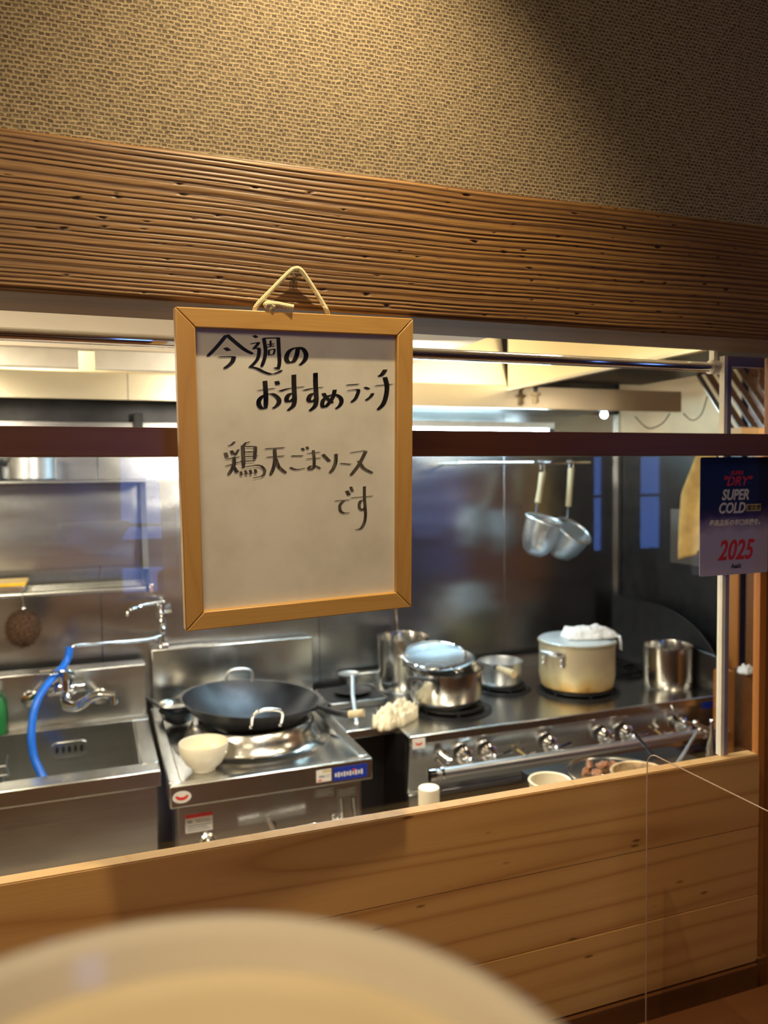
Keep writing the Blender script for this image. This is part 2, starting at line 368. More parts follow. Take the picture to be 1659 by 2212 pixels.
# beam with carved weathered grain
def grain(x, z):
    zz = z + .010 * noise.noise(Vector((x * 1.3, 0, 3.))) + .0035 * noise.noise(Vector((x * 5, z * 9, 1.)))
    f = 62 + 26 * noise.noise(Vector((0, zz * 9, 5.)))
    ph = zz * 265 - 620 * max(0, 1.935 - zz) ** 2 + 2.6 * noise.noise(Vector((x * .5, zz * 14, 0))) + 1.6 * noise.noise(Vector((.2, zz * 60, 0)))
    s = .5 + .5 * math.sin(ph * 3.3)
    s2 = .5 + .5 * noise.noise(Vector((x * 2.0, zz * 420, 9.)))
    g = .62 * s ** .38 + .38 * min(1, max(0, s2 * 1.3 - .15)) + .10 * noise.noise(Vector((x * 40, z * 300, 2.)))
    pit = noise.noise(Vector((x * 70, z * 170, 4.)))
    if pit > .59: g -= (pit - .59) * 9.
    return max(-.3, min(1., g))
BX0, BX1, BZ0, BZ1 = -.62, 2.0, 1.8667, 2.043
NU, NV = 760, 300
mb = MB(); gv = []
for j in range(NV + 1):
    for i in range(NU + 1):
        x = BX0 + (BX1 - BX0) * i / NU; z = BZ0 + (BZ1 - BZ0) * j / NV
        g = grain(x, z); e = min(j, NV - j) / NV
        rim = .004 * max(0, 1 - e * 22) ** 2
        mb.v.append(Vector((x, .9655 - .0015 * g + rim, z + .0012 * noise.noise(Vector((x * 3, 7, j > NV / 2)))))); gv.append(max(0, g))
mb.f = [(j * (NU + 1) + i, j * (NU + 1) + i + 1, (j + 1) * (NU + 1) + i + 1, (j + 1) * (NU + 1) + i) for j in range(NV) for i in range(NU)]
mb.fm = [0] * len(mb.f)
beam = struct('trim_1', B(BX0, BX1, .9695, 1.088, BZ0 + .001, BZ1 - .001), 'beam_soffit', .002)
face = part('beam_face', mb, 'beam', beam, angle=60, recalc=False)
at_ = face.data.attributes.new('grain', 'FLOAT', 'POINT'); at_.data.foreach_set('value', gv)
struct('wall_front_behind_beam', B(XL, XR, 1.088, 1.13, 1.885, 2.05), 'cream_wall')

# window rail, plank screen
struct('trim_2', B(XL, 1.170, 1.085, 1.112, 1.687, 1.7255), 'rail', .0012)
pl = MB()
panel = thing('plank_screen', 'pale pine plank screen along the bottom, below the kitchen window', 'screen', (.5, 1.1, .745))
zs = [1.137, 1.0025, .8725, .745]
for i in range(3):
    z1, z0 = zs[i], zs[i + 1] + .0009
    part('plank', MB().prism([(XL, z0), (1.1395 - (.004 if i == 2 else 0), z0), (1.1415, z0 + .006), (1.1415, z1 - (.006 if i == 0 else .001)), (1.137, z1), (XL, z1)], 'Y', 1.100 + .0006 * (i % 2), 1.124), 'plank', panel, .0008)
part('cap_strip', B(XL, 1.136, 1.1015, 1.123, 1.1371, 1.1385), 'pale_wood', panel)
struct('trim_3', B(XL, 1.139, 1.095, 1.104, .695, .742), 'dark_wood', .001)
# posts to the right of the screen
struct('trim_4', B(1.1525, 1.169, 1.1145, 1.130, .0, 1.686), 'post', .001)
struct('trim_5', B(1.1705, 1.36, 1.075, 1.128, .0, 1.8667), 'dark_wood', .001)

# sliding window: sash strip, panes
win = struct('window_4', B(1.067, 1.0745, 1.118, 1.130, 1.1385, 1.866), 'window_alu')
part('sash_side', B(1.0746, 1.084, 1.119, 1.130, 1.1385, 1.866), 'violet_frame_and_shade', win)  # side face of the white sash, its purplish shading given as colour
part('sash_head', B(1.084, 1.16, 1.119, 1.130, 1.848, 1.866), 'violet_frame_and_shade', win)
part('pane', B(XL + .01, 1.066, 1.1215, 1.1245, 1.138, 1.698), 'glass', win)
part('pane', B(1.085, 1.151, 1.1215, 1.1245, 1.138, 1.686), 'glass', win)
part('pane', B(1.085, 1.151, 1.1215, 1.1245, 1.727, 1.846), 'glass', win)

# ---------------------------------------------------------------- setting: kitchen shell
KX = 2.34
wf = struct('wall_far', B(XL, KX + .8, 3.12, 3.2, 0, 2.7), 'dark_panel')
for a, b in [(XL, -.62), (-.618, .02), (.022, .86), (.862, 1.72), (1.722, KX)]:
    part('steel_sheet', B(a, b, 3.105, 3.119, .2, 1.93), 'steel_wall', wf, .001)
part('corner_strip', B(KX - .022, KX - .004, 3.088, 3.104, .85, 1.93), 'steel', wf)
wr = struct('wall_kitchen_right', B(KX, KX + .06, 2.36, 3.12, 0, 2.7), 'black')
part('plaster_band', B(KX - .006, KX - .0005, 2.36, 3.10, 1.80, 2.4), 'cream_wall', wr)
part('wood_ledge', B(KX - .03, KX - .0005, 2.36, 3.10, 1.775, 1.798), 'pale_wood', wr, .002)
part('wood_jamb', B(KX - .012, KX - .0005, 2.36, 2.42, .85, 1.27), 'post', wr, .002)
part('grey_panel', B(KX - .012, KX - .0005, 2.40, 2.74, 1.27, 1.50), 'steel_dark', wr, .001)
struct('wall_kitchen_corridor', B(KX + .01, KX + .5, 1.2, 2.34, 0, 2.7), 'dark_wood')
struct('floor_kitchen', B(XL, KX + .5, 1.13, 3.12, .0005, .012), 'kfloor')
struct('ceiling_kitchen', B(XL, KX + .5, 1.13, 3.2, 2.66, 2.7), 'cream_wall')
cpn = struct('ceiling_panel', B(XL, .756, 1.14, 1.832, 1.933, 1.96), 'white_ceiling', .001)
for a, b in [(XL, -.02), (.012, .55)]:
    part('panel_lip', B(a, b, 1.80, 1.832, 1.893, 1.9325), 'white', cpn, .001)

# hood
hood = thing('range_hood', 'long brushed stainless extractor hood above the cooking line', 'hood', (1.0, 2.45, 1.888))
part('fascia_band', B(XL, 2.13, 2.45, 2.465, 1.888, 1.966), 'hood', hood, .001)
part('upper_panel', MB().prism([(2.452, 1.9665), (2.50, 1.9665), (2.62, 2.4), (2.56, 2.4)], 'X', XL, 1.374), 'hood', hood, .001)
part('seam_joint', B(.105, .108, 2.4495, 2.4515, 1.888, 1.966), 'steel_dark', hood)
part('underside', B(XL, 2.13, 2.466, 3.10, 1.925, 1.935), 'steel_dark', hood)
part('rear_duct', B(XL, .52, 2.90, 3.10, 1.845, 1.924), 'dark_panel', hood, .002)
part('rear_gutter', B(XL, .52, 2.86, 2.899, 1.812, 1.850), 'steel_dark', hood, .002)
part('gutter_bracket', B(.14, .17, 2.84, 2.86, 1.79, 1.88), 'black', hood, .002)
part('duct_box', MB().box(1.375, 1.379, 1.45, 2.448, 1.952, 2.4).box(1.379, 1.93, 1.45, 1.454, 1.952, 2.4).box(1.372, 1.40, 1.45, 2.448, 1.950, 1.954), 'hood', hood)
part('duct_underside', B(1.40, 1.94, 1.454, 2.448, 1.985, 1.99), 'black', hood)
part('duct_lip', B(1.369, 1.375, 1.45, 2.448, 1.948, 1.957), 'steel', hood)
fl = MB()
a0, a1 = Vector((0, 2.24, 2.12)), Vector((0, 1.985, 1.80))
dsl = (a1 - a0).normalized(); nn = Vector((0, dsl.z, -dsl.y))
nr = 11
for k in range(nr):
    x0 = 1.93 + k * .052
    for (u0, u1, h) in [(x0, x0 + .022, .016), (x0 + .022, x0 + .052, .0)]:
        vs = []
        for base in (a0, a1):
            for dx, hh in ((u0, h - .004), (u1, h - .004), (u1, h), (u0, h)):
                vs.append(Vector((dx, 0, 0)) + base - nn * hh)
        fl.add(vs, [(0, 1, 2, 3), (7, 6, 5, 4), (0, 4, 5, 1), (1, 5, 6, 2), (2, 6, 7, 3), (3, 7, 4, 0)])
part('baffle_filter', fl, 'steel_dark', hood)
part('filter_gutter', B(1.93, 2.50, 1.95, 2.0, 1.765, 1.797), 'pale_wood', hood, .001)
noz = thing('fire_nozzle', 'small brown nozzle hanging under the edge of the hood', 'nozzle', tuple(aY(1157, 850, 2.40)))
pz = aY(1157, 862, 2.40)
part('nozzle_stem', MB().lathe([(0, .046), (.008, .046), (.008, .02), (.0, .02)], pz, 16), 'dark_panel', noz)
part('nozzle_head', MB().lathe([(0, .022), (.017, .022), (.019, .014), (.010, .008), (.012, -.008), (.009, -.016), (0, -.016)], pz, 20), 'handle_wood', noz)
# tube lamp and spot lamp under the hood
tl = thing('fluorescent_tube', 'bright cool white fluorescent tube under the hood', 'lamp', (1.3, 2.9, 1.83))
part('tube', MB().tube([(.55, 2.9, 1.832), (1.815, 2.9, 1.832)], .013, n=12), emis('tube_glow', (.62, .90, 1.0), 95.), tl)
part('tube_housing', B(.53, 1.84, 2.88, 2.92, 1.8465, 1.872), 'white', tl, .002)
part('tube_socket', B(.53, .549, 2.885, 2.915, 1.815, 1.846), 'white', tl); part('tube_socket', B(1.816, 1.84, 2.885, 2.915, 1.815, 1.846), 'dark_panel', tl)
q = aY(1305, 896, 2.72)
sl = thing('hood_spot_lamp', 'small glaring lamp under the hood at the right', 'lamp', tuple(q))
part('lamp_glass', MB().ball(q, .014), emis('lamp_glow', (.7, .92, 1.), 60.), sl)
part('lamp_holder', MB().lathe([(0, .03), (.02, .03), (.022, .012), (.0, .012)], q, 20), 'steel', sl)
cb = MB()
for pts in ([(1372, 900), (1400, 925), (1430, 915), (1447, 893)], [(1476, 893), (1495, 908), (1515, 895), (1528, 856)]):
    cb.tube([aY(x, y, 2.50) for x, y in pts], .0022, n=8, smooth=6)
tag(part('power_cable', cb, 'cable', None, loc=aY(1440, 900, 2.5)), 'thin black cables looping below the right end of the hood', 'cable')

# steel pipe under the beam
pipe = thing('hanging_rail', 'dark polished steel pipe running just under the wooden beam', 'rail', (.5, 1.132, 1.848))
part('pipe', T([(XL, 1.14, 1.848), (1.078, 1.14, 1.848)], .0088, n=20), 'chrome', pipe)
part('end_bracket', MB().lathe([(.0, -.01), (.0125, -.01), (.0125, .012), (0, .012)], (1.064, 1.14, 1.848), 20, Matrix.Rotation(PI / 2, 4, 'Y')).box(1.058, 1.066, 1.134, 1.146, 1.855, 1.884).box(1.03, 1.074, 1.131, 1.150, 1.882, 1.888), 'window_alu', pipe)

# ---------------------------------------------------------------- whiteboard
TL_, TR_, BR_, BL_ = [Vector(v) + Vector((0, 0, CAMZ)) for v in ((.0953, .945, .1965), (.3995, .9604, .2034), (.4109, .9917, -.1818), (.1067, .9763, -.1887))]
ex = (TR_ - TL_).normalized(); ez = ((TL_ - BL_) - ex * ex.dot(TL_ - BL_)).normalized(); ey = ez.cross(ex)   # ey points away from the viewer
BW, BH = (TR_ - TL_).length, (TL_ - BL_).length
def bp(u, v, d=0.): return TL_ + ex * u - ez * v + ey * d
def on_board(px, py, d=.0085):
    o = Vector((0, 0, CAMZ)); r = ray(px, py); p0 = bp(0, 0, d); t_ = (p0 - o).dot(ey) / r.dot(ey); return o + r * t_
sign = thing('hanging_whiteboard', 'wood-framed whiteboard with handwritten Japanese lunch special, hung on the beam', 'whiteboard', tuple(bp(BW / 2, BH / 2, .008)))
fw = .0225
def bar(poly, mat, dd=.016):
    vs = [bp(u, v, 0) for u, v in poly] + [bp(u, v, dd) for u, v in poly]
    part('frame_bar', MB().add(vs, [(0, 1, 2, 3), (7, 6, 5, 4), (0, 4, 5, 1), (1, 5, 6, 2), (2, 6, 7, 3), (3, 7, 4, 0)]), mat, sign, .0012)
g_ = .0003
bar([(g_, 0), (BW - g_, 0), (BW - fw - g_, fw), (fw + g_, fw)], 'frame')
bar([(fw + g_, BH - fw), (BW - fw - g_, BH - fw), (BW - g_, BH), (g_, BH)], 'frame')
bar([(0, g_), (fw, fw + g_), (fw, BH - fw - g_), (0, BH - g_)], 'frame_z')
bar([(BW - fw, fw + g_), (BW, g_), (BW, BH - g_), (BW - fw, BH - fw - g_)], 'frame_z')
bo = MB(); a_ = .018
bo.add([bp(u, v, d) for d in (.0088, .013) for u, v in ((a_, a_), (BW - a_, a_), (BW - a_, BH - a_), (a_, BH - a_))], [(0, 1, 2, 3), (7, 6, 5, 4), (0, 4, 5, 1), (1, 5, 6, 2), (2, 6, 7, 3), (3, 7, 4, 0)])
part('board_surface', bo, 'board', sign)
# handwriting: chisel-nib ribbons, coordinates read on the board
N1, N2, N3, NS = (17, -2.), (13, -2), (10, -1), (6, -1)
chars = [
 ('今', N1, [[(222,128),(150,215),(70,300)], [(225,125),(300,190),(370,245),(438,282)], [(212,230),(243,254)], [(160,305),(230,303),(285,303)], [(284,303),(272,340),(245,370),(205,400)]]),
 ('週', (13, -2), [[(446,130),(470,148)], [(420,200),(482,190),(442,242)], [(440,240),(486,238),(480,310),(445,360),(408,392)], [(415,385),(470,398),(530,428),(590,445),(640,432),(676,412)],
   [(527,158),(541,250),(532,320),(508,385)], [(515,153),(648,150)], [(645,150),(650,260),(655,345),(645,405)], [(645,400),(615,392)], (NS, [(555,205),(612,198)]), (NS, [(582,172),(582,215)]), (NS, [(550,224),(614,215)]), (NS, [(568,250),(568,290)]), (NS, [(567,250),(614,244),(605,285)]), (NS, [(570,290),(605,284)])]),
 ('の', N1, [[(805,235),(795,290),(770,340),(735,352),(712,325),(718,285),(745,248),(800,228),(845,240),(870,280),(866,320),(845,350),(818,372)]]),
 ('お', N1, [[(475,578),(550,570),(615,560)], [(536,500),(541,560),(545,640),(543,725)], [(543,725),(508,722),(487,690),(492,650),(530,618),(590,605),(635,630),(652,665),(635,700),(600,725)], [(632,502),(642,530)]]),
 ('す', N1, [[(655,585),(730,562),(855,548)], [(772,450),(773,520),(776,600),(778,660),(765,705),(722,742)], [(770,598),(735,608),(713,640),(720,668),(748,665),(770,640)]]),
 ('す', N1, [[(848,578),(920,562),(1010,552)], [(948,435),(949,520),(953,600),(955,665),(940,710),(900,745)], [(950,598),(912,610),(892,645),(903,668),(930,668),(952,640)]]),
 ('め', (15, -2), [[(1012,600),(1040,640),(1088,680)], [(1105,572),(1090,630),(1050,690),(1018,715),(1003,695),(1012,655),(1055,622),(1110,612),(1150,635),(1160,670),(1142,705),(1112,728)]]),
 ('ラ', (13, -2), [[(1200,534),(1300,528)], [(1208,580),(1293,572),(1287,615),(1268,650),(1238,675)]]),
 ('ン', (12, -2), [[(1348,552),(1385,566)], [(1415,600),(1395,630),(1357,660)]]),
 ('チ', N1, [[(1517,408),(1490,448),(1462,465)], [(1432,540),(1575,528)], [(1513,470),(1530,540),(1523,620),(1498,690),(1455,736)]]),
 ('鶏', (9, -2), [[(290,995),(262,1020),(235,1030)], (N2, [(214,1085),(226,1122)]), (N2, [(262,1068),(280,1098)]), [(322,1058),(292,1105)], [(215,1137),(330,1120)], [(215,1195),(335,1158)], (N2, [(282,1120),(285,1180),(262,1225),(238,1265)]), (N2, [(270,1185),(312,1245)]),
   [(412,1000),(380,1005),(352,1040)], (N2, [(355,1025),(360,1120),(362,1200)]), [(350,1035),(455,1035)], (N2, [(457,1035),(457,1080),(450,1138)]), [(365,1080),(460,1078)], [(365,1117),(478,1112)], [(330,1157),(452,1150)], [(345,1207),(470,1187),(520,1205),(535,1240),(510,1275),(440,1290)], [(338,1238),(346,1268)], [(375,1230),(388,1262)], [(415,1225),(424,1258)], [(455,1220),(464,1250)]]),
 ('天', N2, [[(538,1053),(695,1045)], [(550,1122),(690,1112)], [(615,1055),(618,1130),(608,1200),(580,1268)], [(625,1135),(650,1200),(708,1250)]]),
 ('ご', (9, -2), [[(750,1112),(845,1111)], [(740,1205),(780,1220),(820,1220),(864,1210)], [(836,1048),(854,1065)], [(876,1036),(888,1055)]]),
 ('ま', N3, [[(880,1092),(985,1080)], [(872,1137),(990,1128)], [(930,1065),(937,1140),(938,1200)], [(940,1198),(912,1222),(892,1215),(905,1196),(945,1192),(988,1214)]]),
 ('ソ', N2, [[(1008,1098),(1062,1155)], [(1115,1095),(1112,1160),(1092,1215),(1064,1250)]]),
 ('ー', N3, [[(1150,1172),(1235,1180)]]),
 ('ス', N2, [[(1230,1085),(1355,1068)], [(1358,1072),(1308,1170),(1270,1225),(1234,1270)], [(1300,1150),(1340,1210),(1412,1250)]]),
 ('で', N3, [[(1105,1478),(1225,1470)], [(1180,1474),(1148,1510),(1150,1555),(1178,1576),(1225,1575)], (N2, [(1203,1395),(1222,1430)]), [(1235,1362),(1250,1400)]]),
 ('す', N3, [[(1235,1453),(1415,1438)], [(1347,1360),(1347,1440),(1352,1520),(1355,1600),(1343,1660),(1315,1703),(1275,1712)], [(1345,1470),(1312,1482),(1305,1530),(1330,1553),(1350,1530)]])]
KZ = 1659 / 440.
for ci, (ch, nib, strokes) in enumerate(chars):
    ib = MB()
    for si, st in enumerate(strokes):
        nb = nib
        if isinstance(st, tuple): nb, st = st
        P = spline([Vector((x, y, 0)) for x, y in st], 8) if len(st) > 2 else [Vector((*st[0], 0)).lerp(Vector((*st[1], 0)), k / 4) for k in range(5)]
        top, bot = [], []
        N = len(P)
        for i, p in enumerate(P):
            d = (P[min(N - 1, i + 1)] - P[max(0, i - 1)]).normalized(); pr = Vector((-d.y, d.x, 0))
            nv = Vector((nb[0], nb[1], 0)); sg = 1 if nv.dot(pr) >= 0 else -1
            taper = 1.0 if N < 6 else min(1, .55 + 3 * (1 - i / (N - 1)))
            off = nv * sg * taper + pr * 2.6
            dd = .0084 - .00002 * si
            top.append(on_board(430 + (p.x + off.x) / KZ, 690 + (p.y + off.y) / KZ, dd)); bot.append(on_board(430 + (p.x - off.x) / KZ, 690 + (p.y - off.y) / KZ, dd))
        ib.add(top + bot, [(i, i + 1, N + i + 1, N + i) for i in range(N - 1)])
    part('handwritten_character', ib, 'ink' if ci < 10 else 'ink_thin', sign, recalc=False)
# clear push pin and cord
pn = on_board(643, 594, -.004); pn.y = .958
pin = thing('push_pin', 'clear plastic push pin in the beam holding the sign cord', 'pin', (pn.x, .966, pn.z))
RY = Matrix.Rotation(PI / 2, 4, 'X')
part('pin_head', MB().lathe([(0, .010), (.0052, .010), (.0056, .0085), (.0030, .006), (.0026, .0), (.0048, -.003), (.0052, -.0055), (0, -.0055)], (pn.x, .957, pn.z), 24, RY), 'pin', pin)
part('pin_needle', T([(pn.x, .965, pn.z), (pn.x, .945, pn.z)], .0006, n=8), 'chrome', pin)
def bb(px, py, y): return aY(px, py, y)
cordpts = [bp(.100, .006, .017), bb(552, 664, .9575), bb(588, 625, .9555), bb(625, 588, .9535), bb(640, 580, .953), bb(652, 586, .9535), bb(672, 615, .9555), bb(697, 655, .9575), bb(706, 672, .9585), bp(.196, .008, .018)]
cord = part('hanging_cord', T(cordpts, .0029, n=10, smooth=8), 'rope', sign)
kn = T([bb(572, 660, .956), bb(580, 655, .952), bb(590, 662, .951), bb(582, 667, .955), bb(576, 658, .951), bb(596, 657, .951), bb(612, 660, .952), bb(634, 664, .951)], .0034, n=10, smooth=8)
part('knot', kn, 'rope', cord)

# ---------------------------------------------------------------- poster on the window
p0, p1 = aY(1508, 988, 1.1185), aY(1507, 1245, 1.1185); px1 = aY(1655.5, 988, 1.1185)
X0, X1, Z1, Z0 = p0.x, px1.x, p0.z, p1.z; PW, PH = X1 - X0, Z1 - Z0
t = NT('poster_print'); co = t.n('ShaderNodeTexCoord'); sp = t.n('ShaderNodeSeparateXYZ', {0: co.outputs['Object']})
nz = t.noise(t.coord((22, 1, 30)), 1., 4, .6)
hh = t.math('ADD', sp.outputs[2], t.math('MULTIPLY', nz, -.035))
hh = t.math('MULTIPLY', t.math('ADD', hh, PH / 2), 1 / PH)
t.p(Base_Color=t.ramp(hh, [(.27, (.40, .36, .50)), (.35, (.22, .18, .33)), (.42, (.05, .03, .12)), (.50, (.008, .012, .06)), (.9, (.004, .012, .06))]), Roughness=.4); M['poster'] = t.m
post = thing('beer_poster', 'navy and lavender beer certificate poster on the window by the right post', 'poster', ((X0 + X1) / 2, 1.119, (Z0 + Z1) / 2))
rp = []; rr = .004
for cxn, czn, a0_ in ((X1 - rr, Z1 - rr, 0), (X0 + rr, Z1 - rr, 90), (X0 + rr, Z0 + rr, 180), (X1 - rr, Z0 + rr, 270)):
    rp += [(cxn + rr * math.cos(math.radians(a0_ + q * 18)), czn + rr * math.sin(math.radians(a0_ + q * 18))) for q in range(6)]
part('sheet', MB().prism(rp, 'Y', 1.1125, 1.1135), 'poster', post)
def pt(u, v): return Vector((X0 + u * PW, 1.1120, Z1 - v * PH))
t1 = NT('silver_print'); t1.p(Base_Color=(.55, .55, .58), Roughness=.45); M['silver'] = t1.m
t1 = NT('poster_red'); t1.p(Base_Color=(.55, .03, .04), Roughness=.45); M['pred'] = t1.m
t1 = NT('poster_gold'); t1.p(Base_Color=(.50, .38, .17), Roughness=.45); M['pgold'] = t1.m
t1 = NT('poster_black'); t1.p(Base_Color=(.01, .01, .015), Roughness=.45); M['pblack'] = t1.m
def ptxt(body, u, v, size, mat, shear=.3, bold=0., sx=1.): return label_text('lettering', body, size, mat, post, facing(pt(u, v)), shear, bold, 'CENTER', sx)
ptxt('SUPER', .52, .150, .0105, 'pred', .3, .0001)
ptxt('"DRY"', .52, .240, .0235, 'pred', .3, .0004, 1.05)
ptxt('SUPER', .50, .360, .0265, 'silver', .25, .0008, .84)
ptxt('COLD', .45, .472, .0265, 'silver', .25, .0008, .84)
part('gold_tag', B(pt(.67, 0).x, pt(.88, 0).x, 1.1119, 1.1124, pt(0, .462).z, pt(0, .402).z), 'pgold', post)
label_text('lettering', '認定店', .0105, 'pblack', post, facing(pt(.775, .450) - Vector((0, .0004, 0))), .1, .0002)
ptxt('最高品質の辛口体験を。', .52, .575, .0118, 'white_print', .25, .0003, .97)
ptxt('2025', .51, .868, .0500, 'pred', .28, .0012, .80)
ptxt('Asahi', .52, .945, .0115, 'pblack', .15, .0003, .9)
sw = [pt(.29, .225), pt(.33, .155), pt(.37, .125), pt(.42, .145), pt(.47, .20), pt(.54, .222), pt(.74, .218)]
part('swoosh', T(sw, [.0004, .0010, .0013, .0010, .0007, .0004, .0004], n=6, smooth=6), 'blue_print', post)

# ---------------------------------------------------------------- acrylic partition
pe = aY(1401, 1900, 1.03); xa = pe.x
ztop = aY(1425, 1628, 1.02).z
out = []
yf, yn, rc = 1.035, -.25, .022
out = [(yn, .74), (yf, .74), (yf, ztop - rc)] + [(yf - rc + rc * math.cos(k * PI / 12), ztop - rc + rc * math.sin(k * PI / 12)) for k in range(1, 7)] + [(yn, ztop)]
ac = MB().prism(out, 'X', xa - .0015, xa + .0015)
acr = thing('acrylic_partition', 'clear acrylic divider panel in front of the plank screen, lower right', 'partition', (xa, .6, .74))
part('acrylic_sheet', ac, 'acrylic', acr)
part('polished_edge', T([(xa, y, z) for y, z in out[1:]], .0011, n=6), 'acrylic_edge', acr)
# diner's counter: table below the frame, ledge just out of sight
dc = MB().box(XL, 1.9, -.30, 1.05, .70, .74)
tag(part('dining_counter', dc, 'dark_wood', None, .003, loc=(0.3, .4, .72)), 'dark wooden counter top under the acrylic divider', 'counter')
# ---------------------------------------------------------------- near bowl, strongly out of focus
zb = CAMZ - .118
bc = Vector((.002, .121, zb)); br_ = .087
nb = thing('noodle_bowl', 'big cream glazed bowl in the foreground, very close and out of focus', 'bowl', (bc.x, bc.y, zb - .075))
prof = [(0, -.072), (.030, -.072), (.031, -.066), (.060, -.045), (.080, -.018), (br_, .0), (br_ + .001, .0028), (br_ - .002, .004), (br_ - .006, .001), (.076, -.016), (.056, -.040), (.028, -.058), (0, -.062)]
part('bowl_body', MB().lathe(prof, bc, 72), 'bowl_rim', nb)
part('soup', MB().lathe([(0, -.004), (.03, -.004), (.06, -.004), (.0765, -.006), (.079, -.010)], bc + Vector((.004, 0, 0)), 72), 'bowl_bead', nb)
tag(part('serving_ledge', B(-.5, .6, -.30, .16, zb - .112, zb - .0735), 'dark_wood', None, .003, loc=(.05, -.05, zb - .09)), 'narrow raised wooden ledge under the foreground bowl', 'ledge')
part('ledge_leg', B(-.42, -.38, -.28, -.24, .742, zb - .1122), 'dark_wood', bpy.data.objects['serving_ledge']); part('ledge_leg', B(.50, .54, -.28, -.24, .742, zb - .1122), 'dark_wood', bpy.data.objects['serving_ledge'])

# ---------------------------------------------------------------- sink
TZ = .80
sink = thing('kitchen_sink', 'deep stainless steel commercial sink at the left', 'sink', (-.2, 2.7, 0))
sk = MB(); SX0, SX1, SY0, SY1 = -.85, .168, 2.362, 3.04
bx0, bx1, by0, by1, bz = -.75, .112, 2.44, 2.885, .50
sk.box(SX0, SX1, SY0, by0 - .0045, TZ - .05, TZ).box(SX0, SX1, by1 + .0045, SY1, TZ - .05, TZ).box(SX0, bx0 - .0045, by0 - .0045, by1 + .0045, TZ - .05, TZ).box(bx1 + .0045, SX1, by0 - .0045, by1 + .0045, TZ - .05, TZ)
part('sink_rim', sk, 'steel', sink, .004)
ba = MB(); e_ = .004
ba.box(bx0 - e_, bx0, by0, by1, bz, TZ - .001).box(bx1, bx1 + e_, by0, by1, bz, TZ - .001).box(bx0, bx1, by0 - e_, by0, bz, TZ - .001).box(bx0, bx1, by1, by1 + e_, bz, TZ - .001).box(bx0, bx1, by0, by1, bz - e_, bz)
part('basin', ba, 'steel', sink)
part('backguard', B(SX0, SX1 - .004, 2.945, 3.03, TZ, .985), 'steel', sink, .003)
part('cabinet_front', B(SX0, SX1 - .012, 2.385, 2.40, .12, TZ - .0505), 'steel', sink, .001)
part('cabinet_side', B(SX1 - .018, SX1 - .012, 2.4005, 3.03, .12, TZ - .0505), 'steel_dark', sink)
for x in (SX0 + .03, SX1 - .05):
    for y in (2.42, 2.99): part('foot', MB().lathe([(0, .0), (.018, .0), (.018, .118), (0, .118)], (x, y, 0), 16), 'steel', sink)
oc = aY(150, 1617, 2.883)
ov = MB(); stad = []
for k in range(24):
    a = 2 * PI * k / 24; stad.append((oc.x + math.copysign(.036, math.cos(a)) + .027 * math.cos(a), oc.z + .027 * math.sin(a)))
ovp = part('overflow_plate', MB().prism(stad, 'Y', 2.879, 2.8848), 'steel', sink, .002)
for k in range(5):
    cx = oc.x + (k - 2) * .0195
    part('slot', MB().prism([(cx + .0055 * math.cos(2 * PI * q / 12), oc.z + .0125 * math.sin(2 * PI * q / 12)) for q in range(12)], 'Y', 2.8782, 2.8789), 'black', ovp)
# wire rack and bottle at the far left
wr_ = MB(); a0 = aY(14, 1640, 2.60); 
for dz in (0, -.028): wr_.tube([a0 + Vector((-.16, 0, -.02 + dz)), a0 + Vector((-.03, 0, -.02 + dz)), a0 + Vector((0, 0, -.02 + dz))], .003, n=8)
wr_.tube([a0 + Vector((.004, 0, .01)), a0 + Vector((-.002, .0, -.02)), a0 + Vector((.004, 0, -.048)), a0 + Vector((.0, .0, -.052))], .003, n=8)
wr_.tube([a0 + Vector((-.09, 0, -.02)), a0 + Vector((-.09, 0.0, -.30)), a0 + Vector((-.09, .05, -.352 ))], .003, n=8).tube([a0 + Vector((-.01, 0, -.048)), a0 + Vector((-.01, 0.0, -.30)), a0 + Vector((-.01, .05, -.352))], .003, n=8)
tag(part('wire_rack', wr_, 'alu_plain', None, loc=a0), 'bent white wire rack end in the sink at the left edge', 'rack')
gc = aY(-6, 1590, 2.915)
gb = thing('detergent_bottle', 'green bottle at the left edge behind the sink', 'bottle', (gc.x, 2.915, TZ))
part('bottle_body', MB().lathe([(0, 0), (.028, 0), (.03, .01), (.03, .09), (.022, .115), (.011, .125), (.011, .135), (0, .135)], (gc.x, 2.912, TZ + .0005), 24), 'green', gb)
part('bottle_cap', MB().lathe([(0, .1352), (.012, .1352), (.012, .16), (0, .16)], (gc.x, 2.912, TZ), 20), 'white', gb)

# mixer tap on the sink backguard
mx_ = aY(140, 1490, 2.86)
tap = thing('mixer_tap', 'chrome lever mixer tap on the sink backguard', 'tap', (mx_.x, 2.945, mx_.z))
def q3(x, y, yy): return aY(x, y, yy)
mbd = MB()
mbd.tube([q3(105, 1492, 2.87), q3(128, 1486, 2.86), q3(150, 1486, 2.86), q3(180, 1482, 2.87)], [.020, .026, .026, .018], n=18, smooth=5)
part('tap_body', mbd, 'chrome', tap)
for x in (65, 215): 
    c = q3(x, 1510 if x < 100 else 1505, 2.94)
    part('wall_flange', MB().lathe([(0, 0), (.030, 0), (.026, .012), (.012, .016), (.0, .016)], c, 24, RY), 'chrome', tap)
    part('connector', T([c, q3(x + (26 if x < 100 else -26), 1496, 2.88)], .012, n=14), 'chrome', tap)
part('neck', MB().lathe([(0, -.012), (.025, -.012), (.024, .02), (.022, .05), (0, .052)], q3(143, 1482, 2.855), 24), 'chrome', tap)
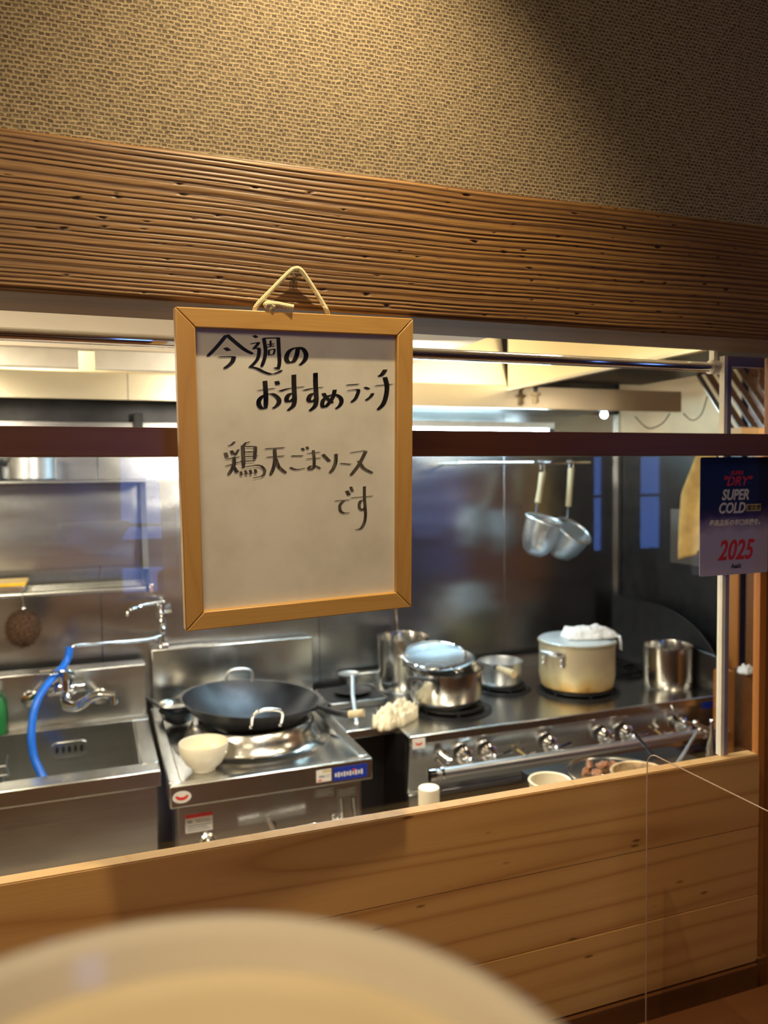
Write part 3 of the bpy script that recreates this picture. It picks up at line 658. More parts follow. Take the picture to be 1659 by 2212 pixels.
part('lever', MB().tube([q3(158, 1462, 2.85), q3(156, 1452, 2.84), q3(135, 1451, 2.82), q3(108, 1455, 2.80)], [.006, .007, .006, .005], n=10, smooth=5).tube([q3(86, 1451, 2.79), q3(112, 1449, 2.79)], .0045, n=8), 'chrome', tap)
part('spout', T([q3(142, 1500, 2.85), q3(143, 1520, 2.82), q3(165, 1526, 2.78), q3(195, 1508, 2.74), q3(215, 1500, 2.72), q3(250, 1502, 2.70)], [.017, .018, .017, .015, .013, .012], n=14, smooth=6), 'chrome', tap)
part('spout_nozzle', MB().lathe([(0, 0), (.013, 0), (.013, .03), (0, .03)], q3(245, 1521, 2.70), 20), 'chrome', tap)
# swivel tap with hose
fp = aY(352, 1396, 3.06)
sp_ = thing('swivel_tap', 'tall chrome swivel tap with long thin spout and side lever', 'tap', (fp.x, 3.06, fp.z))
part('base_flange', MB().lathe([(0, 0), (.026, 0), (.024, .008), (.012, .012), (0, .012)], fp, 24), 'chrome', sp_)
part('post', MB().lathe([(0, .01), (.009, .01), (.0085, .05), (.013, .055), (.013, .07), (.009, .075), (.014, .085), (.016, .10), (.010, .112), (.010, .125), (.014, .13), (.012, .15), (.009, .158), (.012, .17), (.0, .178)], fp, 24), 'chrome', sp_)
part('curved_lever', T([fp + Vector((0, 0, .165)), q3(320, 1306, 3.0), q3(295, 1312, 2.96), q3(280, 1318, 2.94), q3(274, 1330, 2.94)], [.007, .006, .006, .007, .007], n=10, smooth=6), 'chrome', sp_)
part('side_knob', T([fp + Vector((.008, 0, .13)), fp + Vector((.035, -.01, .135))], .006, n=10), 'chrome', sp_)
se = q3(152, 1401, 2.90)
part('long_spout', T([fp + Vector((0, 0, .045)), q3(335, 1378, 3.04), q3(300, 1384, 3.01), q3(230, 1389, 2.96), q3(175, 1393, 2.92), q3(158, 1396, 2.905), se + Vector((0, 0, -.012))], .0062, n=12, smooth=6), 'chrome', sp_)
hose = T([se + Vector((-.002, 0, .006)), q3(147, 1420, 2.90), q3(136, 1440, 2.88), q3(105, 1475, 2.80), q3(78, 1520, 2.75), q3(68, 1580, 2.72), q3(72, 1630, 2.70), q3(86, 1665, 2.68), q3(100, 1690, 2.66), q3(118, 1715, 2.66)], .0125, n=14, smooth=8)
tag(part('blue_hose', hose, 'blue', None, loc=se), 'bright blue rubber hose hanging from the swivel tap into the sink', 'hose')

# ---------------------------------------------------------------- shelf at the upper left
sh = thing('wall_shelf', 'two-tier stainless pipe shelf on the wall at the upper left', 'shelf', (-.25, 3.0, 1.28))
zu, zl = CAMZ - .017, CAMZ - .386
part('upper_board', B(-1.0, .178, 2.85, 3.10, zu, zu + .010), 'steel', sh, .002)
for k, y in enumerate((2.85, 2.90, 2.95, 3.0, 3.05)):
    part('shelf_rod', T([(-1.0, y, zl), (.180, y, zl)], .007 if k else .0085, n=12), 'steel', sh)
for x in (-.95, .166):
    part('bracket', MB().prism([(2.84, zl - .012), (2.84, zl + .014), (2.99, zl + .05), (3.06, zl + .30), (3.06, zu - .002), (3.103, zu - .002), (3.103, zl - .03), (3.06, zl - .012)], 'X', x, x + .022), 'dark_panel', sh, .001)
part('back_sheet', B(-1.0, .14, 3.085, 3.1035, zl + .06, zu - .01), 'steel_wall', sh)
part('corner_cap', B(.178, .192, 2.838, 2.862, zl - .016, zl + .014), 'chrome', sh, .002)
def pan_up(px, py, r, h, rot, label):
    c = aY(px, py, 2.95); z0 = zu + .0105
    o = thing('saucepan', label, 'saucepan', (c.x, 2.95, z0), 'saucepans on the upper shelf')
    b = Vector((c.x, 2.95, z0))
    part('pan_body', MB().lathe([(0, 0), (r * .93, 0), (r, .006), (r, h), (r + .003, h + .002), (r + .003, h + .004), (r - .002, h + .004), (r - .003, .008), (0, .004)], b, 40), 'alu_plain', o)
    d = Vector((math.cos(rot), math.sin(rot), 0))
    part('bracket', T([b + d * (r - .001) + Vector((0, 0, h * .72)), b + d * (r + .035) + Vector((0, 0, h * .85))], .009, n=10), 'dark_panel', o)
    part('handle', T([b + d * (r + .030) + Vector((0, 0, h * .84)), b + d * (r + .07) + Vector((0, 0, h * .9)), b + d * (r + .15) + Vector((0, 0, h * 1.0))], [.011, .014, .012], n=12), 'ceramic', o)
pan_up(62, 1030, .088, .075, math.radians(222), 'shiny saucepan with cream handle at the right end of the upper shelf')
pan_up(-75, 1030, .088, .075, math.radians(262), 'saucepan with cream handle at the left frame edge on the upper shelf')
kb = aY(20, 1248, 2.90)
tag(part('yellow_tray', MB().box(-.62, aY(54, 1240, 2.88).x, 2.86, 3.0, zl + .0095, zl + .028), 'steel', None, .002, loc=(kb.x, 2.9, zl)), 'flat steel tray with yellow rim on the lower shelf', 'tray')
part('yellow_rim', B(-.62, aY(54, 1240, 2.88).x + .002, 2.857, 3.0, zl + .0285, zl + .040), 'yellow', bpy.data.objects['yellow_tray'], .002)
# scrubbing brush on its hook
tb = aY(50, 1358, 2.83); tw = thing('scrubbing_brush', 'round brown coconut fibre brush hanging below the lower shelf', 'brush', tuple(tb))
def bris(u, v):
    th, ph = u * 2 * PI, (v - .5) * PI
    d = Vector((math.cos(ph) * math.cos(th), math.cos(ph) * math.sin(th) * .6, math.sin(ph) * 1.12))
    return tb + d * .050 * (1 + .07 * noise.noise(d * 4) + .10 * noise.noise(d * 26))
part('bristle_core', MB().grid(bris, 60, 40), 'bristle', tw)
sb_ = MB()
for k in range(2600):
    th = random.uniform(0, 2 * PI); sz = random.uniform(-1, 1); cr = math.sqrt(1 - sz * sz)
    d = Vector((cr * math.cos(th), cr * math.sin(th) * .6, sz * 1.12)); s_ = d.orthogonal().normalized() * .0008
    a = tb + d * .045; b = tb + d * random.uniform(.054, .066); sb_.add([a - s_, a + s_, b], [(0, 1, 2)])
part('bristles', sb_, 'bristle', tw, kind='stuff', recalc=False)
part('wire_loop', T([tb + Vector((0, 0, .050)), tb + Vector((.004, 0, .085)), tb + Vector((-.001, 0, .12)), Vector((tb.x + .0, 2.838, zl + .004))], .0018, n=8, smooth=5).ball(tb + Vector((.003, 0, .066)), .008), 'chrome', tw)

# ---------------------------------------------------------------- wok range
rg = thing('wok_range', 'stainless gas wok range with single burner and tall backguard', 'stove', (.48, 2.65, 0))
RX0, RX1, RY0, RY1 = .180, .778, 2.223, 3.03
tt = MB(); w_ = .035
tt.box(RX0, RX1, RY0, RY0 + .030, .735, TZ).box(RX0, RX1, 3.0, RY1, .735, TZ).box(RX0, RX0 + w_, RY0 + .030, 3.0, .735, TZ).box(RX1 - w_, RX1, RY0 + .030, 3.0, .735, TZ)
part('top_frame', tt, 'steel', rg, .004)
part('drip_tray', MB().box(RX0 + w_, RX1 - w_, RY0 + .030, 3.0, .768, .774), 'steel', rg)
part('body_front', B(.205, .756, 2.275, 2.29, .12, .7345), 'steel', rg, .004)
part('body_side', B(.199, .2045, 2.29, 3.0, .12, .7345), 'steel_dark', rg); part('body_side', B(.7565, .762, 2.29, 3.0, .12, .7345), 'steel_dark', rg)
for x in (.23, .73):
    for y in (2.33, 2.96): part('foot', MB().lathe([(0, 0), (.02, 0), (.02, .118), (0, .118)], (x, y, 0), 16), 'steel', rg)
part('backguard', B(.192, .812, 3.035, 3.09, TZ - .06, aY(500, 1390, 3.035).z), 'steel', rg, .003)
def disc(px, py, yy, rx, rz, name, mat, parent, th=.0012):
    c = aY(px, py, yy); return part(name, MB().prism([(c.x + rx * math.cos(2 * PI * k / 28), c.z + rz * math.sin(2 * PI * k / 28)) for k in range(28)], 'Y', yy - th, yy), mat, parent)
def crescent(px, py, yy, w, parent, name='emblem_mark'):
    c = aY(px, py, yy); pl_ = []
    for k in range(13):
        a = PI + PI * k / 12; pl_.append((c.x + w * math.cos(a), c.z + w * .75 * math.sin(a) + w * .25))
    for k in range(13):
        a = 2 * PI - PI * k / 12; pl_.append((c.x + w * .62 * math.cos(a), c.z + w * .25 * math.sin(a) + w * .25))
    part(name, MB().prism(pl_, 'Y', yy - .0007, yy), 'red_print', parent)
em = disc(393, 1722, RY0, .0255, .0165, 'emblem', 'white_print', rg); crescent(393, 1722, RY0 - .0012, .018, em)
def plate(x0, y0, x1, y1, yy, name, mat, parent, th=.0012):
    a, b = aY(x0, y1, yy), aY(x1, y0, yy); xm = aY((x0 + x1) / 2, (y0 + y1) / 2, yy)
    hw, hz = (x1 - x0) / 2 / F * yy * 1.06, (y1 - y0) / 2 / F * yy * 1.02
    return part(name, B(xm.x - hw, xm.x + hw, yy - th, yy, xm.z - hz, xm.z + hz), mat, parent), xm, hw, hz
def prow(xm, hw, hz, rows, yy, mat, parent, name='printed_line'):
    mb_ = MB()
    for (u0, u1, v, t_) in rows: mb_.box(xm.x + hw * u0, xm.x + hw * u1, yy - .0003, yy, xm.z + hz * v - hz * t_, xm.z + hz * v + hz * t_)
    part(name, mb_, mat, parent)
lb, xm, hw, hz = plate(403, 1756, 457, 1796, 2.2745, 'warning_label', 'white_print', rg)
prow(xm, hw, hz, [(-1, 1, .78, .22)], 2.2733, 'red_print', lb)
prow(xm, hw, hz, [(-.3, .8, .3, .06), (-.2, .9, .08, .06), (-.9, .9, -.25, .06), (-.9, .6, -.5, .06), (-.9, .8, -.75, .05), (-.85, -.5, .2, .16)], 2.2733, 'grey_print', lb)
lb, xm, hw, hz = plate(683, 1662, 716, 1689, RY0, 'caution_label', 'white_print', rg)
prow(xm, hw, hz, [(-.2, .9, .75, .2)], RY0 - .0012, 'pgold', lb); prow(xm, hw, hz, [(-.7, .1, -.1, .2), (.2, .9, .1, .05), (.2, .9, -.2, .05)], RY0 - .0012, 'grey_print', lb); prow(xm, hw, hz, [(-.8, -.3, -.7, .12)], RY0 - .0012, 'red_print', lb)
lb, xm, hw, hz = plate(718, 1653, 795, 1683, RY0, 'blue_label', 'blue_print', rg)
prow(xm, hw, hz, [(-.9 + k * .17, -.80 + k * .17, -.1, .28 + .1 * (k % 2)) for k in range(10)], RY0 - .0012, 'white_print', lb); prow(xm, hw, hz, [(.15, .28, .25, .25)], RY0 - .0012, 'red_print', lb)
for xa_, xb_ in ((678, 722), (727, 770)):
    lb, xm, hw, hz = plate(xa_, 1700, xb_, 1722, 2.2745, 'rating_label', 'grey_print', rg)
    prow(xm, hw, hz, [(-.8, .8, .6, .06), (-.8, .6, .2, .06), (-.8, .8, -.2, .06), (-.8, .4, -.6, .06)], 2.2733, 'white_print', lb)
# gas cocks and lever on the front of the range
def cock(px, py, yy, parent, r=.018, lever=None, name='gas_cock'):
    c = aY(px, py, yy)
    o = part(name, MB().lathe([(0, 0), (r * 1.25, 0), (r * 1.3, .006), (r, .012), (r * .9, .030), (r * .55, .034), (r * .55, .046), (0, .048)], c, 24, RY), 'chrome', parent)
    if lever:
        e = c + Vector((lever[0], -.050, lever[1]))
        part('lever', T([c + Vector((0, -.040, 0)), c + Vector((0, -.048, 0)) * 1.0, (c + Vector((0, -.048, 0))).lerp(e, .6), e], [.008, .007, .0055, .007], n=10), 'chrome', o)
        part('lever_tip', MB().ball(c + Vector((0, -.046, 0)), .010), 'chrome', o)
    return o
cock(450, 1815, 2.2745, rg, .019); cock(728, 1772, 2.2745, rg, .015)
a, b = aY(530, 1812, 2.215), aY(680, 1782, 2.215)
lv = part('gas_lever', T([a, a.lerp(b, .3), a.lerp(b, .34), a.lerp(b, .8), b], [.010, .012, .007, .009, .011], n=12, smooth=3), 'chrome', rg)
part('lever_stem', T([a.lerp(b, .42), a.lerp(b, .42) + Vector((0, .058, 0))], .010, n=12), 'chrome', lv)
disc(590, 1782, 2.2745, .010, .010, 'sight_hole', 'black', rg)
for x in (741, 768): part('gas_pipe', T([aY(x - 4, 1722, 2.262), aY(x + 2, 1790, 2.262)], .0055, n=10), 'steel', rg)
# burner cone
wc = Vector((.490, 2.62, 0))
part('burner_cone', MB().lathe([(.262, .7745), (.262, .779), (.236, .783), (.224, .793), (.212, .818), (.204, .838), (.196, .846), (.182, .847), (.178, .842), (.19, .79), (.19, .7745)], wc, 64), 'steel_pot', rg)
part('burner_core', MB().lathe([(0, .7748), (.10, .7748), (.085, .80), (0, .802)], wc, 32), 'iron', rg)

# wok
rot = Matrix.Rotation(math.radians(3.5), 4, 'Y') @ Matrix.Rotation(math.radians(1.0), 4, 'X')
wk = thing('wok', 'large two-handled iron wok resting on the wok range', 'wok', (wc.x, wc.y, .80))
R_ = .228; dep = .115; Rs = (R_ * R_ + dep * dep) / (2 * dep); pr = []
amax = math.asin(R_ / Rs)
for k in range(25):
    a = amax * k / 24; pr.append((Rs * math.sin(a), -Rs * math.cos(a) + Rs - dep))
inn = [((r - .0) * .992, z + .003) for r, z in pr][::-1]
wcen = wc + Vector((-.006, 0, .911))
part('wok_bowl', MB().lathe(pr + [(R_ + .004, .004)] + inn, wcen, 80, rot), 'wok', wk)
def whandle(ang, mat, hgt, bend):
    pts = []
    for k in range(9):
        u = (k / 8 - .5) * 2; sx_ = .047 * max(-1, min(1, u * 1.6)); up = hgt * (1 - abs(u) ** 3)
        loc_ = Vector((sx_, -(R_ - .006) - bend * (1 - abs(u) ** 3), -.018 + up))
        pts.append(wcen + rot @ (Matrix.Rotation(ang, 4, 'Z') @ loc_))
    h = part('loop_handle', T(pts, .0055, n=12, smooth=5), mat, wk)
    for sx_ in (-.047, .047):
        for dz in (-.014, -.030):
            part('rivet', MB().ball(wcen + rot @ (Matrix.Rotation(ang, 4, 'Z') @ Vector((sx_, -(R_ - .012 - (0 if dz > -.02 else .006)), dz))), .0055, 8), 'chrome', h)
whandle(0.035, 'chrome', .050, .020)
whandle(PI - .0, 'alu_plain', .062, .0)

def onz(px, py, z): return aZ(px, py, z)
# rice bowl on the range
bp_ = onz(441, 1662, .775)
cbw = thing('cream_bowl', 'cream ceramic bowl with leftover soup on the front left of the wok range', 'bowl', tuple(bp_))
part('bowl_body', MB().lathe([(0, .0), (.034, .0), (.036, .008), (.055, .024), (.070, .052), (.0745, .082), (.0735, .085), (.071, .083), (.066, .052), (.052, .028), (.034, .014), (0, .010)], bp_, 56), 'ceramic', cbw)
part('soup', MB().lathe([(0, .045), (.0625, .045), (.063, .043)], bp_, 48), 'soup', cbw)

# ladle and black dish on the left edge of the range
ld = aY(382, 1515, 2.86)
pnl = thing('skimmer_ladle', 'dark mesh skimmer bowl behind the left side of the wok', 'skimmer', (ld.x, ld.y, .775))
part('mesh_bowl', MB().lathe([(0, .0), (.030, .004), (.055, .022), (.068, .050), (.070, .054), (.066, .051), (.053, .024), (.028, .007), (0, .003)], (ld.x + .006, 2.86, .778), 40), 'wok', pnl)
part('handle', T([(ld.x - .05, 2.90, .83), (ld.x - .10, 2.95, .86), (ld.x - .115, 2.99, .868)], .006, n=10), 'dark_panel', pnl)
dsh = thing('steel_dish', 'small shiny dish resting on the skimmer left of the wok', 'dish', (ld.x, 2.86, .835))
part('dish_body', MB().lathe([(0, .0), (.04, .0), (.052, .010), (.060, .018), (.062, .020), (.058, .018), (.045, .006), (0, .003)], (ld.x - .004, 2.86, .8335), 40), 'steel_pot', dsh)

# ---------------------------------------------------------------- stove
st = thing('gas_stove', 'wide stainless gas stove with four burners along the kitchen wall', 'stove', (1.6, 2.7, 0))
TX0, TX1, TY0, TY1 = .955, 2.235, 2.358, 3.04
part('stove_top', B(TX0, TX1, TY0, TY1, .768, TZ), 'steel', st, .004)
part('side_filler', B(.7785, .9545, 2.49, 3.03, .770, TZ - .0005), 'steel', st, .003)
part('control_panel', MB().prism([(TY0 + .012, .7675), (TY0 + .030, .600), (TY0 + .10, .600), (TY0 + .10, .7675)], 'X', TX0 + .004, TX1 - .004), 'steel', st, .002)
part('corner_strip', B(TX0, TX0 + .046, TY0 + .013, TY0 + .036, .12, .599), 'steel', st, .002)
part('oven_front', B(TX0 + .048, TX1 - .05, TY0 + .045, TY0 + .075, .12, .598), 'black', st, .003)
part('body_side', B(TX0, TX0 + .004, TY0 + .04, TY1, .12, .7675), 'black', st); part('body_side', B(TX1 - .004, TX1, TY0 + .04, TY1, .12, .7675), 'dark_panel', st)
part('oven_ledge', B(TX0 + .05, TX1 - .05, TY0 + .010, TY0 + .044, .585, .600), 'steel_dark', st, .002)
part('rear_lip', B(TX0, TX1, TY1 - .02, TY1 + .02, TZ + .0005, TZ + .05), 'steel', st, .002)
for x in (TX0 + .03, TX1 - .04):
    for y in (2.42, 3.0): part('foot', MB().lathe([(0, 0), (.02, 0), (.02, .118), (0, .118)], (x, y, 0), 16), 'steel', st)
part('black_gap_panel', B(.785, .952, 2.60, 2.61, .0, .769), 'black', st)
rl = part('gas_rail', T([(1.02, 2.295, .688), (2.13, 2.295, .688)], .0175, n=20), 'rail_steel', st)
for x in (1.02, 2.13):
    part('rail_end', MB().lathe([(0, -.025), (.021, -.025), (.021, -.004), (.0165, -.002), (.0165, .012), (.022, .014), (.022, .024), (0, .024)], (x, 2.295, .688), 24, Matrix.Rotation(PI / 2, 4, 'Y')), 'chrome', rl)
for x in (1.065, 2.06): part('rail_stem', T([(x, 2.295, .688), (x, 2.372, .700)], .010, n=12), 'chrome', rl)
elb = aY(958, 1632, 2.36)
part('gas_elbow', T([elb + Vector((-.012, 0.01, .012)), elb + Vector((0, -.02, 0)), elb + Vector((.012, -.035, -.010))], [.015, .012, .015], n=14, smooth=4), 'chrome', st)
for i, (x, y, L_) in enumerate([(1003, 1632, (.055, .012)), (1055, 1625, (.062, .012)), (1187, 1607, (.055, .010)), (1305, 1590, None), (1352, 1583, (.055, .012)), (1470, 1566, None)]):
    cock(x, y, 2.362, st, .0235, L_)
for (x, y) in [(1140, 1625), (1435, 1582)]:
    c = aY(x, y, 2.362)
    part('pilot_cock', T([c, c + Vector((0, -.02, 0)), c + Vector((.015, -.03, .008))], [.006, .006, .0045], n=8), 'chrome', st)
    part('brass_pipe', T([c + Vector((-.042, .0, .015)), c + Vector((-.015, -.008, -.008))], .004, n=8), 'pgold', st)
em = plate(889, 1594, 920, 1618, 2.3575, 'emblem_plate', 'white_print', st)[0]; crescent(905, 1606, 2.3563, .013, em)
part('blue_sticker', MB().box(*(lambda a, b: (a.x, b.x, 2.3570, 2.3578, b.z, a.z))(aY(1517, 1517, 2.357), aY(1545, 1528, 2.357))), 'blue_print', st)
def burner(px, py, r):
    c = onz(px, py, TZ + .001)
    o = part('burner_well', MB().lathe([(r * 1.22, 0), (r * 1.22, .003), (r * 1.12, .006), (r * 1.06, .004), (r, .002), (r * .3, .001), (0, .001)], c, 56), 'black', st)
    g_ = MB().lathe([(r * .98, .012), (r * .98, .020), (r * .88, .020), (r * .88, .012), (r * .98, .012)], c, 48)
    for k in range(6):
        a = k * PI / 3 + .3; d = Vector((math.cos(a), math.sin(a), 0)); e = Vector((-d.y, d.x, 0)) * .005
        vs = [c + d * s_ + e * t_ + Vector((0, 0, z)) for z in (.002, .0215) for s_, t_ in ((r * .35, -1), (r * 1.0, -1), (r * 1.0, 1), (r * .35, 1))]
        g_.add(vs, [(0, 1, 2, 3), (7, 6, 5, 4), (0, 4, 5, 1), (1, 5, 6, 2), (2, 6, 7, 3), (3, 7, 4, 0)])
    part('grate', g_, 'iron', o)
    return c
b1 = burner(975, 1530, .122); b2 = burner(1248, 1492, .132); b3 = burner(1088, 1487, .088); b4 = burner(1335, 1450, .10)
BZ = TZ + .0230
# right side splash guard (curved dark plate)
gd = thing('side_splash_guard', 'dark side guard with a curved top at the right end of the stove', 'guard', (2.25, 2.6, TZ))
cur = [(2.372, TZ + .0), (2.372, TZ + .07)] + [(2.372 + .40 - .40 * math.cos(k * PI / 18), TZ + .07 + .225 * math.sin(k * PI / 18)) for k in range(1, 10)] + [(3.03, TZ + .295), (3.03, TZ)]
part('curved_plate', MB().prism(cur, 'X', 2.250, 2.256), 'black', gd, .001)
part('lower_plate', MB().prism([(2.372, TZ - .02), (2.372, TZ + .145), (2.62, TZ + .165), (2.62, TZ - .02)], 'X', 2.2405, 2.245), 'steel_dark', gd, .001)

def pot(name, label, cat, base, r, h, mat, extra=None, rb=None, lip=.004, group=None):
    o = thing(name, label, cat, tuple(base), group); rb = rb or r * .97
    part('pot_body', MB().lathe([(0, 0), (rb * .96, 0), (rb, .005), (r, h * .25), (r, h - .004), (r + lip, h - .002), (r + lip, h + .001), (r - .001, h + .001), (r - .003, h - .006), (rb - .003, .006), (0, .004)], base, 64), mat, o)
    return o
def pos(b, z): return Vector((b.x, b.y, z))
# tall steel pot at the back
pb = onz(872, 1487, TZ + .0015); 
o = pot('tall_steel_pot', 'tall narrow steel pot standing at the back behind the towel', 'pot', pb, .103, .212, 'steel_pot')
c = pb + Vector((0, -.005, 0))
part('hinged_clasp', T([c + Vector((-.055, -.082, .150)), c + Vector((-.05, -.104, .154)), c + Vector((-.0, -.112, .150)), c + Vector((.012, -.104, .135)), c + Vector((.012, -.098, .12))], .006, n=10, smooth=4), 'chrome', o)
part('steel_label', B(c.x - .045, c.x - .005, c.y - .102, c.y - .099, c.z + .115, c.z + .143), 'steel', o)
lt = thing('standing_ladle', 'thin steel ladle handle standing upright in the tall pot', 'ladle', (pb.x, pb.y, pb.z + .006))
part('ladle_handle', T([pb + Vector((.0, .05, .02)), Vector((aY(855, 1330, pb.y + .07).x, pb.y + .07, pb.z + .34))], .0042, n=8), 'chrome', lt)
part('ladle_bowl', MB().lathe([(0, 0), (.02, .003), (.033, .018), (.031, .018), (.018, .006), (0, .003)], pb + Vector((0, .03, .0075)), 24), 'steel', lt)
# saucepan front left with strainer and lid
pb = Vector((b1.x - .016, b1.y + .012, BZ)); rr1 = .110
o = pot('deep_saucepan', 'wide steel saucepan on the front left burner carrying a lid and sieve', 'saucepan', pb, .134, .128, 'steel_pot', rb=.118)
hs = [pb + Vector((-.082, -.106, .070)), pb + Vector((-.092, -.118, .106)), pb + Vector((-.115, -.124, .124)), pb + Vector((-.165, -.085, .125)), pb + Vector((-.172, -.062, .105)), pb + Vector((-.164, -.050, .080))]
part('bent_handle', T(hs, .008, n=10, smooth=4), 'dark_panel', o)
lid = thing('steel_lid', 'shallow steel lid lying tilted across the wide saucepan', 'dish', (pb.x, pb.y, pb.z + .118))  # lid of the saucepan, shaped as a shallow dish
rl_ = Matrix.Rotation(math.radians(-6), 4, 'Y') @ Matrix.Rotation(math.radians(3), 4, 'X')
lc = pb + Vector((-.012, .012, .137))
part('dish_body', MB().lathe([(0, .0), (.06, .0), (.085, .004), (.119, .018), (.126, .020), (.118, .022), (.083, .008), (0, .004)], lc, 56, rl_), 'steel_dark', lid)
sv = thing('round_sieve', 'round wire mesh sieve lying on top of the wide saucepan', 'sieve', tuple(lc + Vector((0, 0, .03))))
rs_ = Matrix.Rotation(math.radians(-5), 4, 'Y') @ Matrix.Rotation(math.radians(11), 4, 'X'); scn = lc + Vector((-.026, .004, .038))
part('sieve_rim', MB().tube([scn + rs_ @ Vector((.114 * math.cos(2 * PI * k / 48), .114 * math.sin(2 * PI * k / 48), 0)) for k in range(48)], .0046, n=10, closed=True), 'chrome', sv)
part('sieve_mesh', MB().lathe([(0, -.020), (.04, -.018), (.09, -.008), (.113, .0)], scn, 56, rs_), 'mesh_coarse', sv)
part('sieve_handle', T([scn + rs_ @ Vector((.012, -.114, .0)), scn + rs_ @ Vector((.022, -.138, -.012)), scn + rs_ @ Vector((.045, -.142, -.012))], .007, n=10), 'chrome', sv)
# milk pan behind with wooden handle
pb = Vector((b3.x - .014, b3.y + .0, BZ))
o = pot('milk_pan', 'small matt aluminium pan with wooden handle on the rear left burner', 'saucepan', pb, .085, .092, 'alu_plain', rb=.078)
h0, h1 = aY(1070, 1441, pb.y - .083), aY(1110, 1457, pb.y - .21)
part('handle_socket', T([h0, h0.lerp(h1, .22)], .011, n=12), 'dark_panel', o)
part('wooden_handle', T([h0.lerp(h1, .20), h0.lerp(h1, .6), h1], [.012, .0145, .0145], n=16, smooth=3), 'handle_wood', o)
# big stained stockpot
pb = Vector((b2.x + .004, b2.y + .012, BZ))
o = pot('stockpot', 'big stained aluminium stockpot with riveted handle on the middle burner', 'pot', pb, .147, .178, 'alu', rb=.140, lip=.006)
for sg, an in ((1, math.radians(200)), (1, math.radians(20))):
    d = Vector((math.cos(an), math.sin(an), 0)); e = Vector((-d.y, d.x, 0))
    h = part('loop_handle', T([pb + d * .148 + e * .042 + Vector((0, 0, .10)), pb + d * .150 + e * .042 + Vector((0, 0, .145)), pb + d * .178 + e * .034 + Vector((0, 0, .152)), pb + d * .185 + Vector((0, 0, .153)), pb + d * .178 - e * .034 + Vector((0, 0, .152)), pb + d * .150 - e * .042 + Vector((0, 0, .145)), pb + d * .148 - e * .042 + Vector((0, 0, .10))], [.009] * 7, n=10, smooth=3), 'alu_plain', o)
    for s2 in (-.042, .042):
        for dz in (.105, .125): part('rivet', MB().ball(pb + d * .157 + e * s2 + Vector((0, 0, dz)), .0055, 8), 'chrome', h)
ldz = pb + Vector((0, 0, .1795))
part('lid', MB().lathe([(0, .008), (.09, .007), (.12, .004), (.138, .0), (.1455, .0), (.1485, .003), (.1455, .006), (.136, .004), (.120, .009), (.09, .012), (0, .013)], ldz, 64), 'lid', o, label='pale flat aluminium lid')
def cloth(name, label, cen, hx, hy, hz, ang, seed, mat, sag=None, nu=90, nv=60):
    ca, sa = math.cos(ang), math.sin(ang)
    def fn(u, v):
        x, y = (u - .5) * 2, (v - .5) * 2
        r = max(abs(x), abs(y)); q = Vector((x * 1.1, y * 1.1, seed))
        wob = 1 + .16 * noise.noise(q * 1.7) + .08 * noise.noise(q * 5)
        prof = (1 - min(1, r) ** 2.6) ** .6
        fold = abs(noise.noise(Vector((x * 1.5 + 3 * noise.noise(q * .8), y * 3.2, seed + 2)))) ** .7
        f2 = abs(noise.noise(Vector((x * 5, y * 7 + 2 * noise.noise(q * 2), seed + 5))))
        z = hz * prof * (.55 + .75 * fold + .22 * f2)
        if prof < .02: z = 0
        k = 1 - .25 * (abs(x) ** 2) * (abs(y) ** 2)
        X_, Y_ = x * hx * wob * k, y * hy * wob * k
        s_ = sag(X_, Y_) if sag else 0
        return Vector((cen[0] + X_ * ca - Y_ * sa, cen[1] + X_ * sa + Y_ * ca, cen[2] + z + s_))
    o = part(name, MB().grid(fn, nu, nv), mat, None, angle=80, loc=cen, solid=.0025)
    return tag(o, label, 'towel')
cloth('folded_towel', 'white crumpled cloth lying on the stockpot lid', pos(ldz + Vector((.035, -.030, 0)), ldz.z + .0145), .112, .060, .046, -.15, 3.1, 'cloth_white')
# its drooping corner
def droop(u, v):
    x = (u - .5) * .045; z = v * .055
    return Vector((pb.x + .128 + x * .5 + .014 * (1 - v), pb.y - .086 + x - .010 * math.sin(v * 2.4) + .004 * math.sin(u * 9 + v * 3), pb.z + .146 + z + .004 * math.sin(u * 7)))
part('drooping_corner', MB().grid(droop, 14, 14), 'cloth_white', bpy.data.objects['folded_towel'], angle=80, solid=.003)
# canister pot on the right
pb = onz(1441, 1482, TZ + .0005)
o = pot('canister_pot', 'straight-sided steel canister on the right end of the stove', 'pot', pb, .097, .168, 'steel_pot', rb=.094, lip=.003)
# towel in front of the pots
cc_ = onz(855, 1556, TZ + .001)
cloth('kitchen_towel', 'crumpled cream towel at the front left corner of the stove', cc_, .118, .054, .070, math.radians(40), 8.4, 'cloth')
# scale with black dish and flat ladle
sc_ = onz(757, 1512, TZ)
o = thing('square_tray', 'square grey metal tray between the wok and the tall pot', 'tray', tuple(sc_))
def rsq(c, hx, hy, r, ang=0):
    out = []
    for cx_, cy_, a0_ in ((hx - r, hy - r, 0), (-hx + r, hy - r, 90), (-hx + r, -hy + r, 180), (hx - r, -hy + r, 270)):
        for q in range(5):
            a = math.radians(a0_ + q * 22.5); x, y = cx_ + r * math.cos(a), cy_ + r * math.sin(a)
            out.append((c.x + x * math.cos(ang) - y * math.sin(ang), c.y + x * math.sin(ang) + y * math.cos(ang)))
    return out
part('tray_body', MB().prism(rsq(sc_, .12, .11, .025), 'Z', TZ + .0005, TZ + .026), 'steel_dark', o, .003)
part('tray_well', MB().prism(rsq(sc_, .108, .098, .02), 'Z', TZ + .0262, TZ + .028), 'black', o)
o2 = thing('black_dish', 'shallow dark dish on the square tray', 'dish', (sc_.x, sc_.y, TZ + .029))
